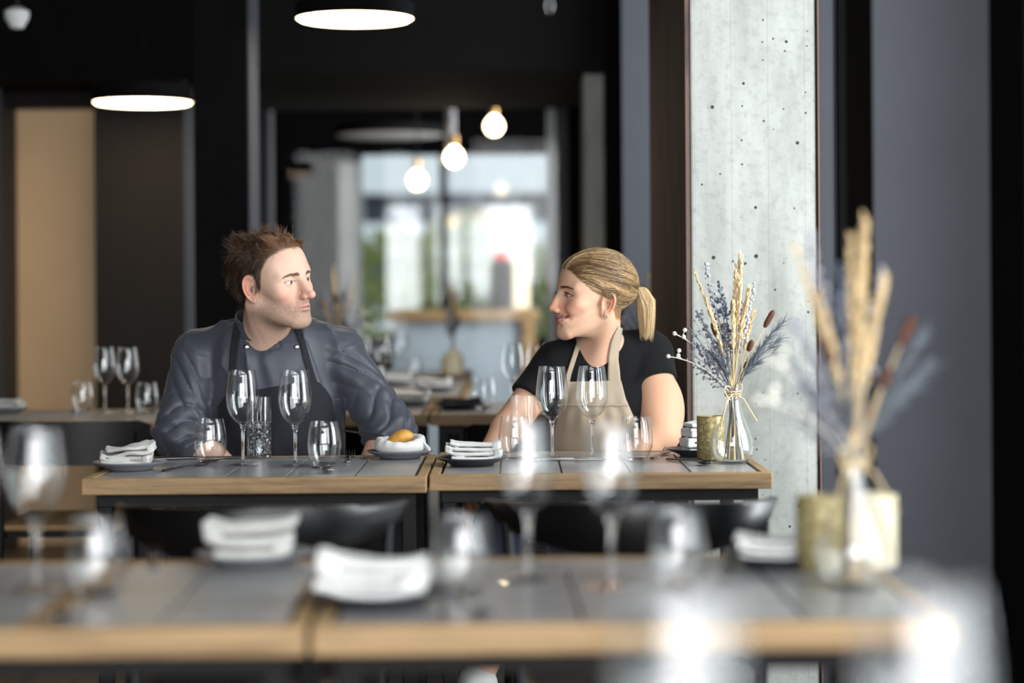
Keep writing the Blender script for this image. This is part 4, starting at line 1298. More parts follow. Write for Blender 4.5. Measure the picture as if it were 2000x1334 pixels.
# ------------------------------------------------------------------ folded linen
def napkin(name, label, p, rz, w=.125, d=.085, layers=4, seed=1, m='linen', lh=.0085, rough=.006, group='folded linen napkins on plates', skew=0.0, ps=1.0):
    """a soft cloth folded back and forth into slabs that join at alternate ends, crumpled by noise"""
    rg = np.random.default_rng(seed)
    n1, n2, n3, n4 = noise_fn(seed + 1, 34), noise_fn(seed + 2, 30), noise_fn(seed + 3, 105), noise_fn(seed + 4, 30)
    off = rg.uniform(-.008, .008, layers); ww = w * rg.uniform(.84, 1.04, layers); dd = d * rg.uniform(.84, 1.04, layers); oy = rg.uniform(-.006, .006, layers)
    ln = [noise_fn(seed + 20 + k, 44) for k in range(layers)]
    H = lh * layers
    def sdf(P):
        P = P.astype(np.float64)
        up = np.clip(P[:, 2] / H, 0, 1.1)
        x = P[:, 0] - skew * P[:, 2] + n2(P * [1, 1, 2.5]) * rough * 1.0 * (.4 + .6 * up)
        y = P[:, 1] + n4(P * [1, 1, 2.5]) * rough * 1.1 * (.4 + .6 * up)
        z = P[:, 2] + n1(P * [1, .6, .3]) * rough * .85 * up - np.interp(np.hypot(P[:, 0], P[:, 1]), [0, .045, .050, .066, .0775, .09], [0, .0006, .0016, .0072, .0118, .0125]) * ps
        D = np.full(len(P), 9.0)
        t = lh * .37
        for k in range(layers):
            zc = lh * (k + .46)
            zz = z - zc + ln[k](P * [1, 1, 0]) * rough * .28 * (.3 + k / layers)
            r = t * .92
            q = np.stack([np.abs(x - off[k]) - ww[k] / 2 + r, np.abs(y - oy[k]) - dd[k] / 2 + r, np.abs(zz) - t + r], 1)
            b = np.linalg.norm(np.maximum(q, 0), axis=1) + np.minimum(q.max(1), 0) - r
            D = smin(D, b, .0016)
            if k < layers - 1:
                sg = 1 if k % 2 == 0 else -1
                xe = off[k] + sg * (ww[k] / 2 - lh * .55)
                q = np.stack([np.abs(x - xe) - lh * .75 + r, np.abs(y - oy[k]) - dd[k] / 2 + r, np.abs(z - zc - lh * .5) - lh * .86 + r], 1)
                b = np.linalg.norm(np.maximum(q, 0), axis=1) + np.minimum(q.max(1), 0) - r
                D = smin(D, b, .002)
        D = D + n3(P) * rough * .10
        return (D * .8).astype(f32)
    V, Q = surface(sdf, (-w * .5 - .028, -d * .5 - .024, -.004), (w * .5 + .028 + abs(skew) * H, d * .5 + .024, H + .024), .0017, 12)
    V[:, 2] -= V[:, 2].min()
    o = mesh(name, V, Q, M[m], None, True, loc=p)
    o.rotation_euler.z = rz
    return tag(o, label, 'napkin', group)
# ------------------------------------------------------------------ the man
M['jacket'] = fabric('jacket_cloth', lin(64, 67, 76), .42, .12, 1400, .06, .12)
M['apron_navy'] = fabric('apron_navy', lin(26, 27, 34), .8, .06, 1200, .08, .15)
M['apron_beige'] = fabric('apron_beige', lin(168, 152, 132), .85, .2, 1000, .06, .2)
M['tshirt_black'] = fabric('tshirt_black', lin(11, 11, 13), .95, .02, 1300, .08, .15)
M['trousers'] = fabric('trousers', lin(18, 19, 23), .9, .05, 1000, .1, .2)
M['jeans'] = fabric('jeans', lin(40, 46, 62), .85, .2, 900, .15, .2)
M['shoe_black'] = plain('shoe_black', (.012, .012, .012, 1), .5)
M['shoe_grey'] = plain('shoe_grey', lin(190, 190, 188), .7)

def legs_sdf(P, hips, knees, ankles, r=(.088, .066, .056, .046)):
    d = None
    for h, k, a in zip(hips, knees, ankles):
        e = smin(cap(P, h, k, r[0], r[1]), cap(P, k, a, r[1] - .002, r[3]), .03)
        d = e if d is None else smin(d, e, .03)
    d = smin(d, cap(P, hips[0], hips[1], r[0] + .014), .05)
    return d

def build_man():
    H = at(533, 550, 4.95); s = .97; R = rot(56, -1, -7)
    toL = frame_of(R, H, s)
    base = np.array([H[0], 5.15, 0.0])
    t0 = thing('person', 'man in a grey chef jacket and navy apron sitting with his head turned sideways', 'person', base)
    NB = at(521, 668, 5.04)
    nk0 = H + R @ np.array([0, .022, -.055])
    SL, SR = at(388, 700, 5.06), at(662, 696, 5.06)
    EL, ER = at(350, 848, 5.00), at(762, 838, 5.00)
    WL, WR = at(520, 962, 4.985), at(700, 972, 4.965)
    def neck(P):
        d = cap(P, nk0, NB, .056, .060)
        d = smin(d, cap(P, H + R @ np.array([-.058, .022, -.05]), NB + np.array([.01, -.045, -.03]), .012, .012), .03)
        return smin(d, cap(P, NB, NB + np.array([0, .03, -.1]), .062, .06), .03)
    def headneck(P): return smin(head_sdf(toL(P), 0) * f32(s), neck(P), .022)
    hs = lambda L: head_sdf(L, 0)
    hl = ([-.1, -.082, -.06, -.045, -.03, -.02, -.010, -.004, .03, .04, .06, .12], [.090, .083, .071, .059, .030, -.008, -.018, .024, .028, -.035, -.060, -.066])
    hcol = np.array(lin(56, 40, 30)[:3])
    V1, Q1 = surface(headneck, H - [.14, .14, .20], H + [.14, .14, .135], .0016)
    L1 = (V1 - H) @ R / s
    c1, hm = skin_color(L1, 0, hl, hcol * .8 + SKIN['m'] * .2, 5)
    dn = neck(V1.astype(f32)); 
    def body(P):
        d = ell(P, at(540, 770, 5.06), (.165, .10, .18))
        d = smin(d, cap(P, SL, SR, .05), .06)
        d = smin(d, ell(P, at(545, 900, 5.10), (.15, .105, .2)), .06)
        d = smin(d, cap(P, NB + np.array([0, 0.01, -.02]), NB + np.array([0, .03, -.12]), .055, .06), .03)
        d = smin(d, cap(P, SL, EL, .050, .043), .03); d = smin(d, cap(P, SR, ER, .050, .043), .03)
        d = smin(d, cap(P, EL, WL, .043, .030), .012); d = smin(d, cap(P, ER, WR, .043, .030), .012)
        d = smin(d, hand_sdf(P, WL, (.35, -.1, -.25), (.2, .4, -1), (.2, -1, .2)), .012)
        d = smin(d, hand_sdf(P, WR, (-.62, -.05, -.16), (-.2, .3, -1), (-.1, -1, .1), (24, 30, 22)), .012)
        d = smin(d, legs_sdf(P, HP, KN, AN, (.075, .055, .046, .036)), .04)
        return d
    HP = [np.array([H[0] - .03 - .09, 5.16, .568]), np.array([H[0] - .03 + .09, 5.16, .568])]
    KN = [at(372, 1052, 4.66), at(752, 1060, 4.66)]
    AN = [np.array([-.62, 4.78, .09]), np.array([-.36, 4.72, .09])]
    lo = np.array([-.95, 4.50, .04]); hi = np.array([-.16, 5.34, NB[2] - .012])
    V2, Q2 = surface(body, lo, hi, .0036)
    c2 = np.tile(SKIN['m'] * np.array([.98, .93, .90]), (len(V2), 1))
    Vb = np.concatenate([V1, V2]) - base; Qb = np.concatenate([Q1, Q2 + len(V1)])
    mesh('body', Vb, Qb, M['skin'], t0, col=np.concatenate([c1, c2]))
    eyes(t0, H, R, s, base, (.30, -1, -.02), lin(92, 62, 40)[:3])
    brows(t0, 0, H, R, s, base, hs, lin(112, 84, 62)[:3], 3)
    # --- jacket
    f1, f2, f3 = folds(11, (16, 16, 7)), folds(12, (30, 30, 14), 5, .8), folds(13, (60, 60, 30), 4, .8)
    def arm_fold(P, A, B, seed, amp):
        ba = (B - A).astype(f32); L = np.linalg.norm(ba); t = ((P - A.astype(f32)) @ ba) / (L * L)
        q = P - A.astype(f32) - t[:, None] * ba
        ax1 = np.cross(ba, [0, 1, 0]); ax1 /= np.linalg.norm(ax1); ax2 = np.cross(ba, ax1); ax2 /= np.linalg.norm(ax2)
        ph = np.arctan2(q @ ax2.astype(f32), q @ ax1.astype(f32))
        w1 = np.sin(2 * ph + 5.2 * t + seed) * .9; 
        a = np.sin(3 * ph + 8 * t + w1 * 1.4 + seed) * np.clip(1 - t, .15, 1) * .9
        b = np.sin(15 * t + 2.2 * np.sin(ph + seed) + w1) * sst(t, .45, .95) * 1.0
        c = np.sin(26 * t - 3 * np.sin(ph * 1 + 1.3 * seed)) * sst(t, .65, 1.0) * .45
        rg_ = lambda v: 1.0 - 2.0 * np.sqrt(np.abs(np.sin(np.clip(v, -1.6, 1.6) * 1.45)) + .02)
        seam = np.exp(-((t - .06) * L / .0022) ** 2)
        return (amp * (rg_(a) * 1.1 + rg_(b) + c) - .0022 * seam).astype(f32), t
    def jacket(P):
        d = ell(P, at(540, 785, 5.06), (.172, .112, .19))
        d = smin(d, cap(P, SL + [.0, 0, .008], SR + [0, 0, .010], .060), .06)
        d = smin(d, cap(P, at(500, 655, 5.08), SL + [.05, 0, .03], .052, .044), .04)
        d = smin(d, cap(P, at(545, 652, 5.08), SR + [-.04, 0, .03], .055, .046), .04)
        d = smin(d, ell(P, at(545, 910, 5.09), (.160, .122, .21)), .07)
        d = smin(d, cap(P, at(492, 704, 5.05), at(575, 704, 5.05), .086), .03)
        q1 = f1(P); q2 = f2(P); tor = (np.abs(q1) ** .7 * .0130 - .005) + (np.abs(q2) ** .7 * .0100 - .004)
        d = d + tor.astype(f32)
        for A, B, C, sd in ((SL, EL, at(385, 886, 4.97), 1.0), (SR, ER, at(742, 872, 4.97), 2.6)):
            fo, t = arm_fold(P, A, B, sd, .0046)
            e = cap(P, A, B, .064, .056)
            lower = cap(P, B, C, .057, .050)
            e = smin(e, lower, .02) + fo
            cut = ((P - C.astype(f32)) @ ((C - B) / np.linalg.norm(C - B)).astype(f32))
            e = smax(e, cut, .006)
            d = smin(d, e, .016)
        d = d + f3(P) * f32(.0007)
        d = smax(d, -cap(P, nk0, NB + np.array([0, 0, .012]), .060, .064), .01)
        return d.astype(f32)
    V, Q = surface(jacket, (-.95, 4.84, .60), (-.17, 5.30, 1.16), .0034)
    jk = mesh('chef_jacket', V - base, Q, M['jacket'], t0)
    # stand collar
    cc = at(520, 640, 5.035); n = 60; G = []
    for k in range(n):
        a = math.radians(-62 + 322 * k / (n - 1))
        row = []
        for v in np.linspace(0, 1, 6):
            r = 1 - .10 * v
            row.append(cc + np.array([.0745 * r * math.cos(a) - .004 * v, .070 * r * math.sin(a), -.010 - .008 * math.cos(a) + .026 * math.sin(a) + .034 * v]))
        G.append(row)
    sheet('collar', np.array(G).transpose(1, 0, 2), .0035, M['jacket'], jk, base)
    # front flap with snaps
    G = drape(jacket, edge_grid([(477, 668), (478, 715), (482, 780), (486, 860)], [(600, 664), (618, 715), (640, 780), (650, 860)], 26, 34), .0022)
    sheet('front_flap', G, .0022, M['jacket'], jk, base, 2)
    for px, py in ((481, 678), (579, 678)):
        P = drape(jacket, np.array([[[px, py]]]), .0036)[0, 0]
        b = MB(); b.ball(P - base, (.0062, .0022, .0062), 20, 10); b.build('snap_button', M['steel'], jk)
    # chest pocket
    G = drape(jacket, edge_grid([(640, 776), (642, 812)], [(675, 777), (674, 845)], 12, 12), .0018)
    sheet('chest_pocket', G, .0016, M['jacket'], jk, base, 1)
    # apron bib, straps, skirt
    bib = edge_grid([(447, 764), (436, 778), (425, 794), (423, 815), (420, 905)], [(624, 747), (638, 762), (648, 778), (655, 812), (676, 905)], 34, 40)
    bib[0, :, 1] -= 8 * np.sin(np.linspace(0, PI, 34)) * np.linspace(-.9, 1, 34)
    G = drape(jacket, bib, .0055)
    G[:, :, 1] -= .0015 * np.sin(np.linspace(0, 9, 40))[:, None] * np.linspace(0, 1, 40)[:, None]
    ab = sheet('apron_bib', G, .0022, M['apron_navy'], t0, base, 3)
    sheet('apron_strap', drape(jacket, ribbon([(452, 772), (454, 722), (457, 682), (463, 642), (472, 604), (478, 596)], 15), .0045), .0018, M['apron_navy'], ab, base, 2)
    sheet('apron_strap', drape(jacket, ribbon([(615, 752), (609, 735), (600, 704), (592, 674), (585, 650), (581, 640)], 13), .0045), .0018, M['apron_navy'], ab, base, 2)
    G = []
    for v in np.linspace(0, 1, 22):
        row = []
        for u in np.linspace(-1, 1, 30):
            y = 4.945 - .34 * v; lap = .645 - .02 * v - .03 * abs(u) ** 2
            row.append(np.array([-.60 + .06 * v + u * (.19 + .05 * v), y, lap - .08 * max(0, v - .85) * 4 + .006 * math.sin(9 * u + 5 * v)]))
        G.append(row)
    sheet('apron_skirt', np.array(G), .002, M['apron_navy'], t0, base)
    # trousers and shoes
    ft = folds(21, (25, 25, 25), 5, .8)
    tr = lambda P: (legs_sdf(P, HP, KN, AN) + ft(P) * .003).astype(f32)
    V, Q = surface(lambda P: np.maximum(tr(P), P[:, 2] - f32(.68)), (-.95, 4.5, .05), (-.15, 5.34, .70), .006)
    mesh('trousers', V - base, Q, M['trousers'], t0)
    for a in AN:
        sh = lambda P: smax(smin(cap(P, a + [0, .03, -.03], a + [0, -.16, -.05], .042, .036), cap(P, a, a + [0, 0, .02], .04), .03), -(P[:, 2] - f32(.012)), .008)
        V, Q = surface(sh, a - [.08, .25, .1], a + [.08, .12, .09], .006)
        mesh('shoe', V - base, Q, M['shoe_black'], t0)
    # --- hair
    rg = np.random.default_rng(8)
    scalp = lambda L: head_sdf(L, 0)
    idx = np.nonzero((hm > .35) & (np.abs(L1[:, 0]) < .08) & ~((np.abs(L1[:, 0]) > .045) & (L1[:, 1] > -.010) & (L1[:, 1] < .034) & (L1[:, 2] < .020)))[0]
    n = 7000; pick = rg.choice(idx, n)
    root = (L1[pick] + rg.normal(0, .001, (n, 3))).astype(f32)
    N = grad(scalp, root, .003)
    y, z = root[:, 1], root[:, 2]
    top = sst(z, .055, .095); back = sst(y, .02, .08) ; side = 1 - top
    front = sst(-y, .01, .06)
    length = .018 + .014 * top + .010 * back * top + .010 * side
    length *= rg.uniform(.7, 1.25, n)
    burn = (np.abs(root[:, 0]) > .05) & (y < .012) & (z < .030)
    length = np.where(burn, .007, length)
    thin = front * top
    d = np.stack([.0 * y, .85 + 0 * y, .30 * top - .95 * side * (1 - front * .6)], 1) + N * (.10 + .12 * top + .40 * back * top)[:, None]
    # clumps of tousled locks
    nc = 190; cen = root[rg.choice(n, nc)]; cdir = rg.normal(0, .55, (nc, 3)); ccurl = rg.normal(0, 2.4, (nc, 3)); ccurl[:, 2] -= .6
    near = np.argmin(((root[:, None, :] - cen[None]) ** 2).sum(2), 1)
    d = d + cdir[near] * (.30 + .9 * top)[:, None] + rg.normal(0, .16, (n, 3))
    d = np.where(burn[:, None], np.array([0, -.15, -1.0]) + N * .1, d)
    d /= np.linalg.norm(d, axis=1)[:, None]
    k = 9; S = np.zeros((n, k, 3)); S[:, 0] = root - N * .001; p = root.copy()
    for i in range(1, k):
        u = i / (k - 1)
        dd = d + ccurl[near] * (.55 * u * (.3 + top))[:, None] + np.array([0, .1, -.45 * u]) + (cen[near] - root) * 26 * u
        dd /= np.linalg.norm(dd, axis=1)[:, None]
        p = p + dd * (length / (k - 1))[:, None]
        sd = scalp(p.astype(f32)); g = grad(scalp, p, .003)
        p = p + g * np.maximum(.0022 + .002 * rg.uniform(0, 1, n) - sd, 0)[:, None]
        S[:, i] = p
    Wd = (S.reshape(-1, 3) @ (R.T * s)).reshape(n, k, 3) + H
    mixv = np.clip(rg.beta(1.6, 4, n) * .6 * (.4 + .6 * top) + .50 * thin, 0, 1)[:, None]
    col = np.array(lin(34, 23, 17)[:3]) * (1 - mixv) + np.array(lin(164, 120, 82)[:3]) * mixv
    strands_mesh('hair', Wd, rg.uniform(.00026, .00046, n), col, M['hair'], t0, base)
    return t0

# ------------------------------------------------------------------ the woman
def build_woman():
    s = .92; H = at(1156, 579, 5.06); R = rot(-68, -2.5, 1)
    toL = frame_of(R, H, s)
    base = np.array([H[0], 5.2, 0.0])
    t0 = thing('person', 'woman in a black t-shirt and beige apron, blonde ponytail, smiling in profile', 'person', base)
    NB = at(1171, 692, 5.15)
    nk0 = H + R @ np.array([0, .030, -.052]) * s
    SL, SR = at(1084, 714, 5.14), at(1270, 694, 5.17)
    EL, ER = at(990, 838, 5.06), at(1291, 848, 5.07)
    WL, WR = at(922, 948, 4.99), at(1196, 922, 5.01)
    def neck(P):
        d = cap(P, nk0, NB, .046, .050)
        d = smin(d, cap(P, H + R @ np.array([.055, .02, -.045]) * s, NB + np.array([-.012, -.040, -.02]), .010, .011), .025)
        return d
    def torso_skin(P):
        d = ell(P, at(1176, 790, 5.18), (.130, .085, .16))
        d = smin(d, cap(P, SL, SR, .038), .05)
        d = smin(d, cap(P, NB + [0, .01, 0], NB + np.array([0, .03, -.12]), .048, .06), .04)
        return d
    def headneck(P):
        d = smin(head_sdf(toL(P), 1) * f32(s), neck(P), .020)
        return smin(d, torso_skin(P), .045)
    hs = lambda L: head_sdf(L, 1)
    hl = ([-.1, -.080, -.070, -.06, -.045, -.03, -.015, -.004, .010, .02, .036, .05, .12], [.078, .066, .050, .038, .025, .014, .008, .010, .012, .014, -.035, -.060, -.066])
    hcol = np.array(lin(128, 98, 64)[:3])
    V1, Q1 = surface(headneck, H - [.17, .13, .235], H + [.14, .17, .13], .0016)
    L1 = (V1 - H) @ R / s
    c1, hm = skin_color(L1, 1, hl, hcol, 6)
    def body(P):
        d = smin(torso_skin(P), ell(P, at(1170, 900, 5.20), (.115, .09, .17)), .06)
        d = smin(d, cap(P, SL, EL, .046, .038), .03); d = smin(d, cap(P, SR, ER, .047, .046), .03)
        d = smin(d, cap(P, EL, WL, .038, .025), .012); d = smin(d, cap(P, ER, WR, .044, .028), .010)
        d = smin(d, ell(P, at(1297, 800, 5.11), (.046, .046, .07)), .04)
        d = smin(d, hand_sdf(P, WL, (-.06, -.12, -.5), (.9, -.3, 0), (.1, -1, .1), (14, 18, 12), .92), .012)
        d = smin(d, hand_sdf(P, WR, (-.6, -.1, -.25), (0, .3, -1), (0, -1, .1), (24, 26, 20), .92), .012)
        d = smin(d, legs_sdf(P, HP, KN, AN, (.07, .052, .043, .033)), .04)
        d = smin(d, cap(P, AN[0], AN[0] + [-.015, -.05, -.075], .032, .028), .02)
        return d
    HP = [np.array([H[0] - .02 - .085, 5.22, .564]), np.array([H[0] - .02 + .085, 5.22, .564])]
    KN = [at(985, 1020, 4.72), at(1120, 1035, 4.72)]
    AN = [at(946, 1285, 4.62), np.array([.12, 4.80, .09])]
    V2, Q2 = surface(body, (-.15, 4.48, .04), (.47, 5.40, at(1171, 745, 5.15)[2]), .0034)
    c2 = np.tile(SKIN['w'] * np.array([1.0, .96, .92]), (len(V2), 1))
    mesh('body', np.concatenate([V1, V2]) - base, np.concatenate([Q1, Q2 + len(V1)]), M['skin'], t0, col=np.concatenate([c1, c2]))
    eyes(t0, H, R, s, base, (-.5, -1, -.05), lin(66, 52, 44)[:3])
    brows(t0, 1, H, R, s, base, hs, lin(84, 60, 44)[:3], 4)
    # teeth
    b = MB(); G = []
    for z in np.linspace(-.0580, -.0690, 5):
        G.append([(R @ (np.array([x, -.0915 + 16 * x * x - .0006 * abs(math.sin(x * 440)), z + 12 * x * x]) * s)) + H for x in np.linspace(-.021, .021, 41)])
    sheet('teeth', np.array(G), .002, plain('tooth', lin(226, 218, 204), .25, var=.03), t0, base)
    # eyelashes
    rg = np.random.default_rng(31)
    for sx in (-1, 1):
        n = 46; u = np.linspace(-1, 1, n)
        st = np.stack([sx * (.0315 + .0125 * u), -.0712 - .0132 * np.sqrt(np.maximum(1 - (u * .86) ** 2, .05)), .0036 * (1 - u ** 2) + .0004], 1)
        dv = np.stack([sx * u * .5, -np.ones(n), .35 + 0 * u], 1)
        k = 5; tt = np.linspace(0, 1, k)[None, :, None]
        S = st[:, None, :] + dv[:, None, :] * tt * .0062 + np.array([0, 0, .0032]) * tt ** 2
        Wd = (S.reshape(-1, 3) * s @ R.T).reshape(n, k, 3) + H
        strands_mesh('eyelashes', Wd, np.full(n, .0003), np.tile(np.array([.012, .008, .007]), (n, 1)), M['hair'], t0, base)
    # earrings
    for sx in (-1, 1):
        c = (R @ (np.array([sx * .0795, .0105, -.0445]) * s)) + H
        a = np.linspace(0, 2 * PI, 20)
        b = MB(); b.tube(np.stack([.0008 * np.sin(a * 3), .0034 * np.cos(a), .0052 * np.sin(a)], 1) @ R.T + c - base, .0014, 8, cap=False)
        b.build('earring', M['steel'], t0)
    # --- T-shirt
    f1, f2 = folds(41, (18, 18, 8)), folds(42, (42, 42, 20), 5, .8)
    def shirt(P):
        d = ell(P, at(1178, 790, 5.18), (.138, .098, .17))
        d = smin(d, cap(P, SL + [0, 0, .004], SR + [-.01, 0, .012], .048), .05)
        d = smin(d, ell(P, at(1150, 800, 5.125), (.055, .055, .06)), .05); d = smin(d, ell(P, at(1228, 800, 5.13), (.055, .055, .06)), .05)
        d = smin(d, cap(P, NB + [.035, .02, .012], SR + [-.025, 0, .022], .038, .040), .03)
        d = smin(d, cap(P, NB + [-.02, .02, -.012], SL + [.02, 0, .02], .040, .034), .04)
        d = smin(d, ell(P, at(1170, 905, 5.20), (.122, .10, .19)), .07)
        d = smin(d, cap(P, at(1138, 722, 5.16), at(1205, 718, 5.16), .068), .03)
        d = d + (f1(P) * .0032 + f2(P) * .0016).astype(f32)
        for A, B, tl, r, tilt in ((SL, EL, .54, .052, (-.0, 0, 0)), (SR, ER, .36, .058, (.16, 0, .0))):
            ba = (B - A); L = np.linalg.norm(ba); u = ba / L
            t = ((P - A.astype(f32)) @ u.astype(f32))
            e = cap(P, A, A + ba * .8, r, r + .002) + (np.sin(t * 60 + 3 * np.sin(P[:, 0] * 40)) * .0016).astype(f32)
            cu = u + np.array(tilt); cu /= np.linalg.norm(cu)
            C = A + u * L * tl
            cut = (P - C.astype(f32)) @ cu.astype(f32)
            e = e - (np.exp(-((cut + .0185) / .0012) ** 2) * -.0008).astype(f32)
            e = smax(e, cut, .004)
            d = smin(d, e, .02)
        # round neckline
        d = smax(d, -cap(P, NB + [-.008, -.060, .051], NB + [.0, .03, .066], .043, .053), .006)
        d = np.minimum(d, 9)
        return d.astype(f32)
    V, Q = surface(shirt, (-.05, 4.98, .60), (.46, 5.40, at(1228, 625, 5.15)[2]), .0032)
    mesh('tshirt', V - base, Q, M['tshirt_black'], t0)
    # --- apron
    both = lambda P: np.minimum(shirt(P), headneck(P))
    g = edge_grid([(1104, 746), (1098, 775), (1088, 810), (1078, 860), (1074, 915)], [(1213, 743), (1222, 778), (1237, 812), (1254, 850), (1262, 915)], 34, 40)
    G = drape(shirt, g, .005)
    vv = np.linspace(0, 1, 40)[:, None]; uu = np.linspace(-1, 1, 34)[None, :]
    G[:, :, 1] -= (.004 * np.sin(14 * vv + 3 * uu) * np.clip(vv - .4, 0, 1) + .0025 * np.sin(uu * 16 + 2 * vv) * np.clip(1 - np.abs(vv - .40) * 3.4, 0, 1))
    ab = sheet('apron_bib', G, .0022, M['apron_beige'], t0, base, 2)
    Gs = drape(shirt, edge_grid([(1090, 790), (1089, 794)], [(1227, 789), (1228, 793)], 34, 3), .0078)
    sheet('waist_seam', Gs, .0015, M['apron_beige'], ab, base)
    sheet('apron_strap', drape(both, ribbon([(1107, 750), (1112, 728), (1121, 700), (1130, 672), (1132, 664)], 9), .0035), .0018, M['apron_beige'], ab, base, 2)
    sheet('apron_strap', drape(both, ribbon([(1200, 750), (1199, 730), (1198, 700), (1202, 672), (1210, 648), (1213, 640)], [25, 24, 20, 18, 16, 8]), .004), .0018, M['apron_beige'], ab, base, 2)
    G = []
    for v in np.linspace(0, 1, 22):
        G.append([np.array([.195 - .06 * v + u * (.14 + .04 * v), 5.085 - .40 * v, .625 + .01 * v - .03 * abs(u) ** 2 - .06 * max(0, v - .85) * 4 + .005 * math.sin(8 * u + 6 * v)]) for u in np.linspace(-1, 1, 28)])
    sheet('apron_skirt', np.array(G), .002, M['apron_beige'], t0, base)
    ft = folds(51, (25, 25, 25), 5, .8)
    cutA = AN[0] + (KN[0] - AN[0]) * .22
    def tr(P):
        d = legs_sdf(P, HP, KN, AN, (.080, .060, .050, .044)) + ft(P) * .0025
        u = (AN[0] - KN[0]) / np.linalg.norm(AN[0] - KN[0])
        own = cap(P, KN[0], AN[0], .09)
        cut = ((P - cutA.astype(f32)) @ u.astype(f32))
        return np.where((own < 0) & (cut > -.02), smax(d, cut, .004), d).astype(f32)
    V, Q = surface(lambda P: np.maximum(tr(P), P[:, 2] - f32(.655)), (-.18, 4.5, .05), (.47, 5.40, .68), .006)
    mesh('jeans', V - base, Q, M['jeans'], t0)
    for i, a in enumerate(AN):
        dv = np.array([-.05, -.14, -.085]) if i == 0 else np.array([0, -.15, -.05])
        lo_ = a + (np.array([-.015, -.03, -.06]) if i == 0 else np.array([0, .02, -.03]))
        sh = lambda P: smin(cap(P, lo_, a + dv, .038, .030), cap(P, lo_, lo_ + [0, .01, .012], .037), .03)
        if i == 1: sh0 = sh; sh = lambda P, q=sh0: smax(q(P), -(P[:, 2] - f32(.012)), .008)
        V, Q = surface(sh, a - [.14, .26, .17], a + [.1, .12, .07], .005)
        mesh('shoe', V - base, Q, M['shoe_grey'], t0)
    # --- hair, combed back into a ponytail
    scalp = hs
    T = np.array([0, .1165, .022])
    idx = np.nonzero((hm > .25) & (np.abs(L1[:, 0]) < .079) & (L1[:, 2] > -.075))[0]
    wgt = np.where(L1[idx, 1] < .03, 2.0, 1.0) * (1 + 3.0 * (hm[idx] < .8)); wgt /= wgt.sum()
    n = 5600; pick = rg.choice(idx, n, p=wgt)
    root = L1[pick].astype(f32); k = 16
    S = np.zeros((n, k, 3))
    lay = rg.uniform(0, 1, n)
    ph = rg.uniform(0, 6.28, n)
    for i in range(k):
        u = i / (k - 1)
        p = root * (1 - u) + T * u
        sag = np.array([0, 0, -.010]) * math.sin(PI * u) * (np.abs(root[:, :1]) > .02)
        up = np.array([0, 0, .012]) * math.sin(PI * u)
        p = p + sag + up * (root[:, 2:3] > .05)
        p[:, 0] += .0012 * np.sin(ph + 7 * u); p[:, 2] += .0012 * np.sin(ph * 2 + 6 * u)
        for _ in range(2):
            sd = scalp(p.astype(f32)); g = grad(scalp, p, .004)
            off = (.0015 + .0125 * math.sin(PI * min(u * 1.15, 1) * .62) * (.35 + .65 * lay) * np.clip((root[:, 2] + .08) / .10, .25, 1)) * (1 - .0 * u)
            inside = np.linalg.norm(p - T, axis=1) < .022
            p = np.where(inside[:, None], p, p + g * (off - sd)[:, None])
        if u > .9: p = p * .5 + .5 * (T + (p - T) * min(1, .012 / 1) / np.maximum(np.linalg.norm(p - T, axis=1)[:, None], .012))
        S[:, i] = p
    Wd = (S.reshape(-1, 3) * s @ R.T).reshape(n, k, 3) + H
    streak = np.sin(root[:, 0] * 260 + root[:, 2] * 330) * .30 + rg.normal(.42, .28, n) - .35 * sst(-root[:, 1], .055, .085)
    mx = np.clip(streak, 0, 1)[:, None]
    colr = np.array(lin(92, 68, 44)[:3]) * (1 - mx) + np.array(lin(212, 178, 128)[:3]) * mx
    Sall = [Wd]; call = [colr]; rall = [rg.uniform(.0004, .0007, n)]
    # ponytail
    n2 = 1500
    a = rg.uniform(0, 6.28, n2); rr = np.sqrt(rg.uniform(0, 1, n2))
    Tw = (R @ (T * s)) + H
    back = R @ np.array([0, 1, 0])
    e1 = np.array([back[1], -back[0], 0]); e1 /= np.linalg.norm(e1)
    L2 = .055 + .085 * rg.beta(2.2, 2.2, n2)
    P = np.zeros((n2, k, 3))
    for i in range(k):
        u = i / (k - 1)
        cen = Tw + back * (.004 + .034 * math.sin(min(u * 2.0, 1) * PI / 2)) + np.array([0, 0, 1]) * .010 * math.sin(min(u * 3.2, 1) * PI)
        wdt = .010 + .017 * math.sin(min(u * 1.7, 1) * PI / 2) * (1 - .62 * max(0, u - .35) / .65)
        P[:, i] = cen[None] + (e1[None] * np.cos(a)[:, None] + back[None] * (np.sin(a) * .9)[:, None]) * (rr * wdt)[:, None]
        P[:, i, 2] -= L2 * max(0, u - .08) ** 1.05
        P[:, i, 0] += .0018 * np.sin(a * 3 + 5 * u)
    mx = np.clip(rg.normal(.68, .24, n2), 0, 1)[:, None]
    Sall.append(P); call.append(np.array(lin(134, 104, 66)[:3]) * (1 - mx) + np.array(lin(226, 198, 150)[:3]) * mx); rall.append(rg.uniform(.0004, .0007, n2))
    # flyaway hairs over the crown
    strands_mesh('hair', np.concatenate(Sall), np.concatenate(rall), np.concatenate(call), M['hair'], t0, base)
    b = MB(); q = np.linspace(0, 2 * PI, 24)
    ring = np.stack([.0135 * np.cos(q), .0 * q, .0135 * np.sin(q)], 1) + np.array([0, .121, .022])
    b.tube((ring * s) @ R.T + H - base, .0035, 8, cap=False); b.build('hair_tie', M['soft_black'], t0)
    return t0
MAN = build_man()
WOMAN = build_woman()
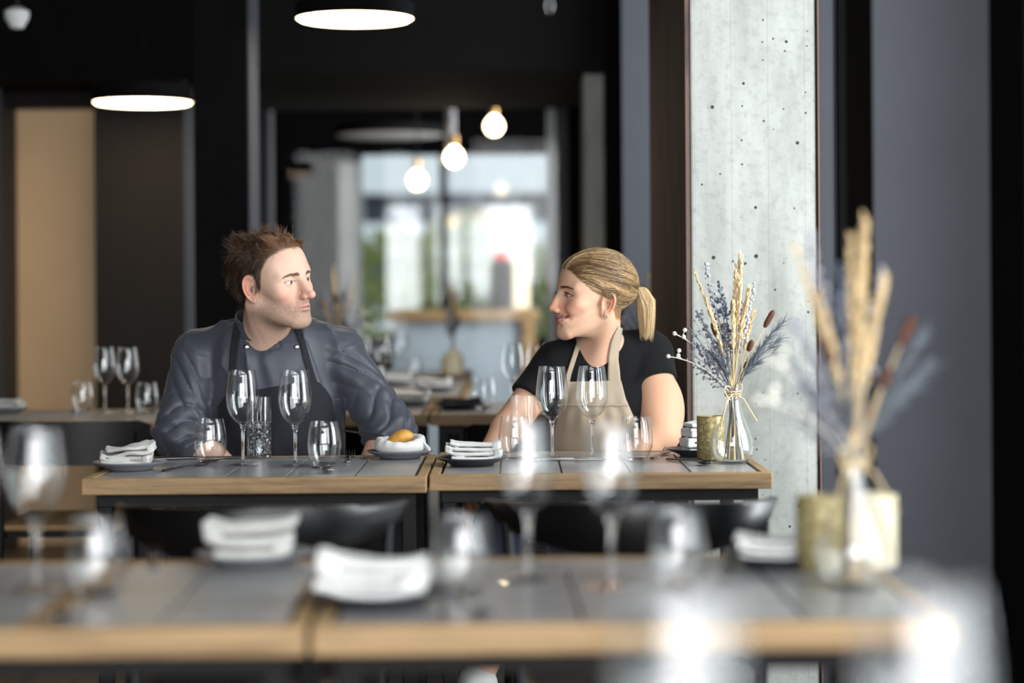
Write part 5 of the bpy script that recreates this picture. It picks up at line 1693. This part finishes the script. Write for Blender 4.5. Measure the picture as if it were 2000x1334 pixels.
# ------------------------------------------------------------------ chairs in place
yoke_chair('black chair with its back to the lens, pushed under the man\'s table', -.435, 3.44, math.radians(2))
yoke_chair('black chair with its back to the lens, pushed under the woman\'s table', .215, 3.46, math.radians(1))
yoke_chair('black chair the man sits on', MAN.location.x - .01, 5.46, PI)
yoke_chair('black chair the woman sits on', WOMAN.location.x + .01, 5.50, PI)
plank_chair('black chair with an oak seat at the table before the beige wall', xl(128, 5.95), 5.95, 0, .645, .77, .46, M['oak'])
plank_chair('black chair behind the woman\'s bent elbow on the dark napkin\'s table', xl(1040, 6.25), 6.25, 0, .60, .735, .42)

# ------------------------------------------------------------------ the couple's tables
ON = lambda px, py: onz(px, py, TZ)
place_plate('grey plate under the crumpled napkin at the left end of the man\'s table', ON(254, 917), False, 1.02)
napkin('napkin', 'crumpled grey linen napkin on the plate left of the man\'s fork', ON(250, 916) + [0, 0, .0094], .05, .118, .078, 4, 3, 'linen', .0100, .0120)
cutlery('fork', 'fork lying beside the left plate on the man\'s table', ON(366, 914), math.radians(66))
cutlery('knife', 'knife beyond the fork, behind the man\'s left tumbler', ON(388, 897), math.radians(12))
place_tumbler('tumbler in front of the man\'s right cuff, left of his wine glasses', ON(411, 903))
place_wine('wine glass before the cut crystal glass on the man\'s table', ON(475, 908))
place_wine('wine glass right of the cut crystal glass, before the man\'s chest', ON(577, 910))
cut_glass('cut crystal highball glass half full of water before the man', *ON(506.5, 894)[:2])
place_tumbler('tumbler right of both wine glasses on the man\'s table', ON(634, 911))
cutlery('spoon', 'spoon whose tip shows in front of the man\'s right tumbler', ON(630, 918), math.radians(-75), False)
cutlery('fork', 'fork lying between the man\'s tumbler and the bread plate', ON(683, 897), math.radians(93))
place_plate('speckled plate carrying the napkin-wrapped bread roll', ON(781, 894.5) + [0, .01, 0], False, .97)

def bread_bundle(label, p):
    m, n = 26, 64; G = []
    f1 = noise_fn(77, 60)
    prof = [(.0, .006), (.030, .005), (.046, .004), (.054, .010), (.056, .022), (.052, .033), (.046, .038), (.038, .034), (.032, .024), (.02, .018), (.0, .017)]
    pr = np.array(prof); s = np.r_[0, np.cumsum(np.linalg.norm(np.diff(pr, axis=0), axis=1))]
    u = np.linspace(0, s[-1], m); pr = np.stack([np.interp(u, s, pr[:, 0]), np.interp(u, s, pr[:, 1])], 1)
    V = []; Fc = []
    for j in range(m):
        for i in range(n):
            a = 2 * PI * i / n
            r, h = pr[j]
            k = sst(np.array(h), .012, .034) 
            rip = .0012 * math.sin(11 * a + 2 * math.sin(3 * a)) * k + .0005 * math.sin(29 * a) * k
            hh = h + (.0055 * math.sin(a + .3) + .003 * math.sin(2 * a + .9) + .0009 * math.sin(15 * a + 2 * math.sin(2 * a))) * k
            V.append(((r + rip) * math.cos(a) * 1.06, (r + rip) * math.sin(a) * .95, hh))
    V = np.array(V); V[:, 2] += f1(V) * .0016 * (V[:, 2] > .012)
    V[:, 2] = np.maximum(V[:, 2], .0005)
    for j in range(m - 1):
        for i in range(n):
            k = (i + 1) % n; Fc.append((j * n + i, j * n + k, (j + 1) * n + k, (j + 1) * n + i))
    o = mesh('napkin', V, np.array(Fc), M['linen_white'], None, True, loc=p)
    tag(o, label, 'napkin', 'linen napkins wrapped round bread')
    # a loose corner of the cloth
    Gc = []
    for v in np.linspace(0, 1, 10):
        Gc.append([np.array([.040 + .030 * v, (-.025 + .05 * w) * (1 - .75 * v) - .012 * v, .030 - .022 * v ** 1.3 + .006 * math.sin(6 * w + 3 * v)]) for w in np.linspace(0, 1, 12)])
    sheet('napkin_corner', np.array(Gc), .002, M['linen_white'], o, np.zeros(3))
    return o
pB = ON(781, 894.5) + [0, .01, .0092]
bread_bundle('white linen napkin wrapped round the bread roll by the man\'s elbow', pB)
b = MB(); b.ball((0, 0, 0), (.031, .021, .0175), 26, 18)
V = np.concatenate(b.V); V[:, 2] += .004 * np.sin(V[:, 0] * 60 + .4); V[:, 1] *= 1 + V[:, 0] * 4
b.V = [V]; o = b.build('bread_roll', M['bread'], None, loc=pB + [.001, -.006, .0352], auto=180); o.rotation_euler = (0, -.12, .1)
tag(o, 'golden bread roll wrapped in the white napkin by the man\'s elbow', 'bread')

place_plate('dark plate under the folded napkin at the left end of the woman\'s table', ON(922, 908), True, 1.0)
napkin('napkin', 'neatly folded pale napkin on the dark plate before the woman\'s arm', ON(925, 907) + [0, 0, .0094], -.03, .110, .078, 4, 9, 'linen_white', .0105, .0060)
place_tumbler('tumbler left of the wine glasses on the woman\'s table', ON(1006, 898))
cut_glass('clear ribbed highball glass behind the woman\'s left tumbler', *ON(1022, 892.5)[:2], water=False, cut=False)
place_wine('left wine glass of the two standing before the woman\'s apron', ON(1079, 897))
place_wine('right wine glass of the two standing before the woman\'s apron', ON(1157, 896))
place_tumbler('tumbler before the woman\'s bent elbow, right of her wine glasses', ON(1243, 899))
cutlery('knife', 'knife lying between the woman\'s wine glass stems', ON(1120, 898), math.radians(20), False)
cutlery('spoon', 'spoon lying flat left of the knife on the woman\'s table', ON(1095, 902), math.radians(-160), False)
cutlery('fork', 'fork at the woman\'s elbow, prongs raised', ON(1290, 890), math.radians(74))
cutlery('spoon', 'dark spoon lying between the fork and the gold candle holder', ON(1346, 904), math.radians(-64))
place_plate('dark plate half hidden behind the gold candle holder', ON(1366, 889.5) + [0, .0, 0], True, .95)
napkin('napkin', 'upright crumpled napkin on the dark plate behind the gold candle holder', ON(1356, 889.5) + [0.004, 0, .008], .3, .064, .06, 6, 14, 'linen_white', .0115, .0055, skew=.1)
votive('mottled gold glass candle holder behind the clear vase at the column', ON(1389, 897.5), 'votive', .098, .0320)
pv = ON(1432, 903.5)
vase('clear glass vase tied with twine in front of the concrete column', pv)
BQ = bouquet('dried bunch of wheat, lavender and reeds before the concrete column', pv + [0, 0, 0], 5, 1.0)

# ------------------------------------------------------------------ nearest tables
place_wine('big blurred wine glass on the nearest table at the left edge', ON(72, 1153))
place_wine('blurred wine glass cut off by the left edge of the picture', ON(-50, 1150))
place_tumbler('blurred tumbler right of the wine glass at the left edge', ON(190, 1163))
cutlery('spoon', 'blurred spoon at the front edge under the left tumbler', ON(140, 1200), math.radians(-85), False)
place_plate('plate under the upright folded napkin on the nearest left table', ON(497, 1103), False, 1.05)
napkin('napkin', 'blurred block-like folded napkin, middle of the nearest left table', ON(486, 1103) + [0, 0, .0094], 0.0, .122, .078, 3, 21, 'linen', .0175, .0040)
cutlery('fork', 'blurred fork lying left of the block-like napkin', ON(300, 1100), math.radians(100))
place_plate('big blurred plate at the front edge left of the nearest wine glasses', ON(748, 1180), True, 1.12)
napkin('napkin', 'large blurred pale napkin on the plate at the front edge', ON(735, 1180) + [0, 0, .0094], -.06, .140, .09, 3, 25, 'linen_white', .0155, .007)
place_tumbler('blurred tumbler right of the large pale napkin', ON(905, 1158))
cutlery('spoon', 'blurred spoon at the front edge right of the large napkin', ON(922, 1192), math.radians(-80), False)
place_wine('blurred wine glass in front of the woman, left of the near pair', ON(1032, 1132))
place_wine('blurred wine glass in front of the woman, right of the near pair', ON(1195, 1146))
place_tumbler('blurred tumbler right of the two near wine glasses', ON(1325, 1146))
cutlery('fork', 'blurred fork on the nearest table right of the last tumbler', ON(1420, 1125), math.radians(80))
place_plate('blurred dark plate left of the nearest gold candle holder', ON(1520, 1103), True, 1.0)
napkin('napkin', 'blurred low napkin beside the nearest gold candle holder', ON(1512, 1103) + [0, 0, .0094], -.12, .125, .085, 3, 28, 'linen_white', .0095, .004)
votive('blurred gold candle holder left of the big vase', ON(1603, 1112), 'votive', .100, .0330)
votive('blurred cream candle holder right behind the big vase', ON(1705, 1108), 'cream', .100, .0330)
pn = ON(1668, 1143)
vase('big blurred glass vase on the nearest table end', pn, 1.04)
dup_bouquet(BQ, 'big blurred dried bouquet in front of the dark window fins', pn, math.radians(24), 1.03)
for px, lab in ((1325, 'pale smeared wine glass at the lower edge, right of the middle'), (1800, 'pale smeared wine glass at the lower right corner')):
    c = at(px, 1000, 1.2); place_wine(lab, (c[0], 1.2, TZ))

# ------------------------------------------------------------------ tables behind
place_plate('plate at the left edge on the table before the beige wall', ON(8, 806), False, 1.0)
napkin('napkin', 'blurred napkin at the left edge on the table before the beige wall', ON(6, 806) + [0, 0, .0094], 0, .12, .085, 4, 31, 'linen', .008, .006)
cutlery('spoon', 'spoon gleaming on the table before the beige wall', ON(112, 808), math.radians(20), False)
place_tumbler('tumbler left of the two wine glasses before the beige wall', ON(162, 803))
place_wine('left wine glass of the pair before the beige wall', ON(205, 804))
place_wine('right wine glass of the pair before the beige wall', ON(250, 806))
place_tumbler('tumbler touching the man\'s sleeve on the table before the beige wall', ON(288, 807))
place_plate('plate with a napkin right beside the man\'s left sleeve', ON(802, 792), False, 1.0)
napkin('napkin', 'blurred pale napkin right beside the man\'s left sleeve', ON(800, 792) + [0, 0, .0094], 0, .12, .085, 4, 33, 'linen_white', .0085, .006)
place_plate('dark plate beneath the dark folded napkin', ON(897, 798), True, 1.1)
napkin('napkin', 'dark charcoal folded napkin on the table behind the couple', ON(898, 798) + [0, 0, .0094], .1, .13, .09, 3, 35, 'linen_dark', .008, .006)
place_tumbler('tumbler right of the dark napkin behind the couple', ON(946, 796))
place_wine('wine glass standing clear left of the woman\'s face level', ON(1001, 796))
place_wine('wine glass half hidden behind the woman\'s shoulder', ON(1050, 797))
place_plate('plate on the middle table between the man and the cream vase', ON(848, 764), False, 1.05)
napkin('napkin', 'blurred napkin on the middle table, its corner sticking up', ON(846, 764) + [0, 0, .0094], .1, .14, .09, 4, 37, 'linen_white', .009, .008)
place_plate('plate on the middle table just over the man\'s shoulder', ON(772, 752), False, 1.0)
napkin('napkin', 'blurred napkin on the middle table just over the man\'s shoulder', ON(775, 752) + [0, 0, .0094], .1, .11, .08, 4, 38, 'linen_white', .009, .006)
for i, (px, py, lab) in enumerate(((712, 758, 'blurred wine glass next to the man\'s shoulder on the middle table'), (748, 760, 'blurred wine glass second from the man\'s shoulder'), (781, 742, 'blurred wine glass third from the man\'s shoulder'))):
    place_wine(lab, ON(px, py))
place_tumbler('blurred tumbler by the wine glasses over the man\'s shoulder', ON(808, 742))
place_tumbler('blurred tumbler close to the man\'s collar on the middle table', ON(735, 764))
pc = ON(885, 734)
t0 = thing('cream_vase', 'cream ceramic vase on the farthest table', 'vase', pc)
MB().lathe([(0, 0), (.040, 0), (.052, .012), (.054, .05), (.050, .085), (.028, .105), (.024, .12), (.020, .12), (.022, .10), (.02, .02), (0, .02)], 32).build('body', M['cream'], t0)
dup_bouquet(BQ, 'blurred dried bouquet in the cream vase', pc + [0, 0, .02], 1.4, .92)
pk = ON(662, 760)
vase('blurred glass vase behind the man\'s chin', pk, 1.0, False)
dup_bouquet(BQ, 'blurred dried bouquet behind the man\'s chin', pk, 2.6, 1.05)
# vase with dried grasses standing farther along the window wall, behind the ponytail
ty = 7.0; tx0, tx1 = xl(1165, ty), xl(1165, ty) + .70
table('table along the window wall, hidden behind the woman', xl(836, 6.5) + .74, .70, 6.5, 7.2, 0, None, 11)
ps = np.array([at(1268, 700, 6.9)[0], 6.9, TZ])
vase('glass vase behind the woman\'s ponytail', ps, 1.0, False)
dup_bouquet(BQ, 'dried grasses peeking out behind the woman\'s ponytail', ps, .5, 1.0)
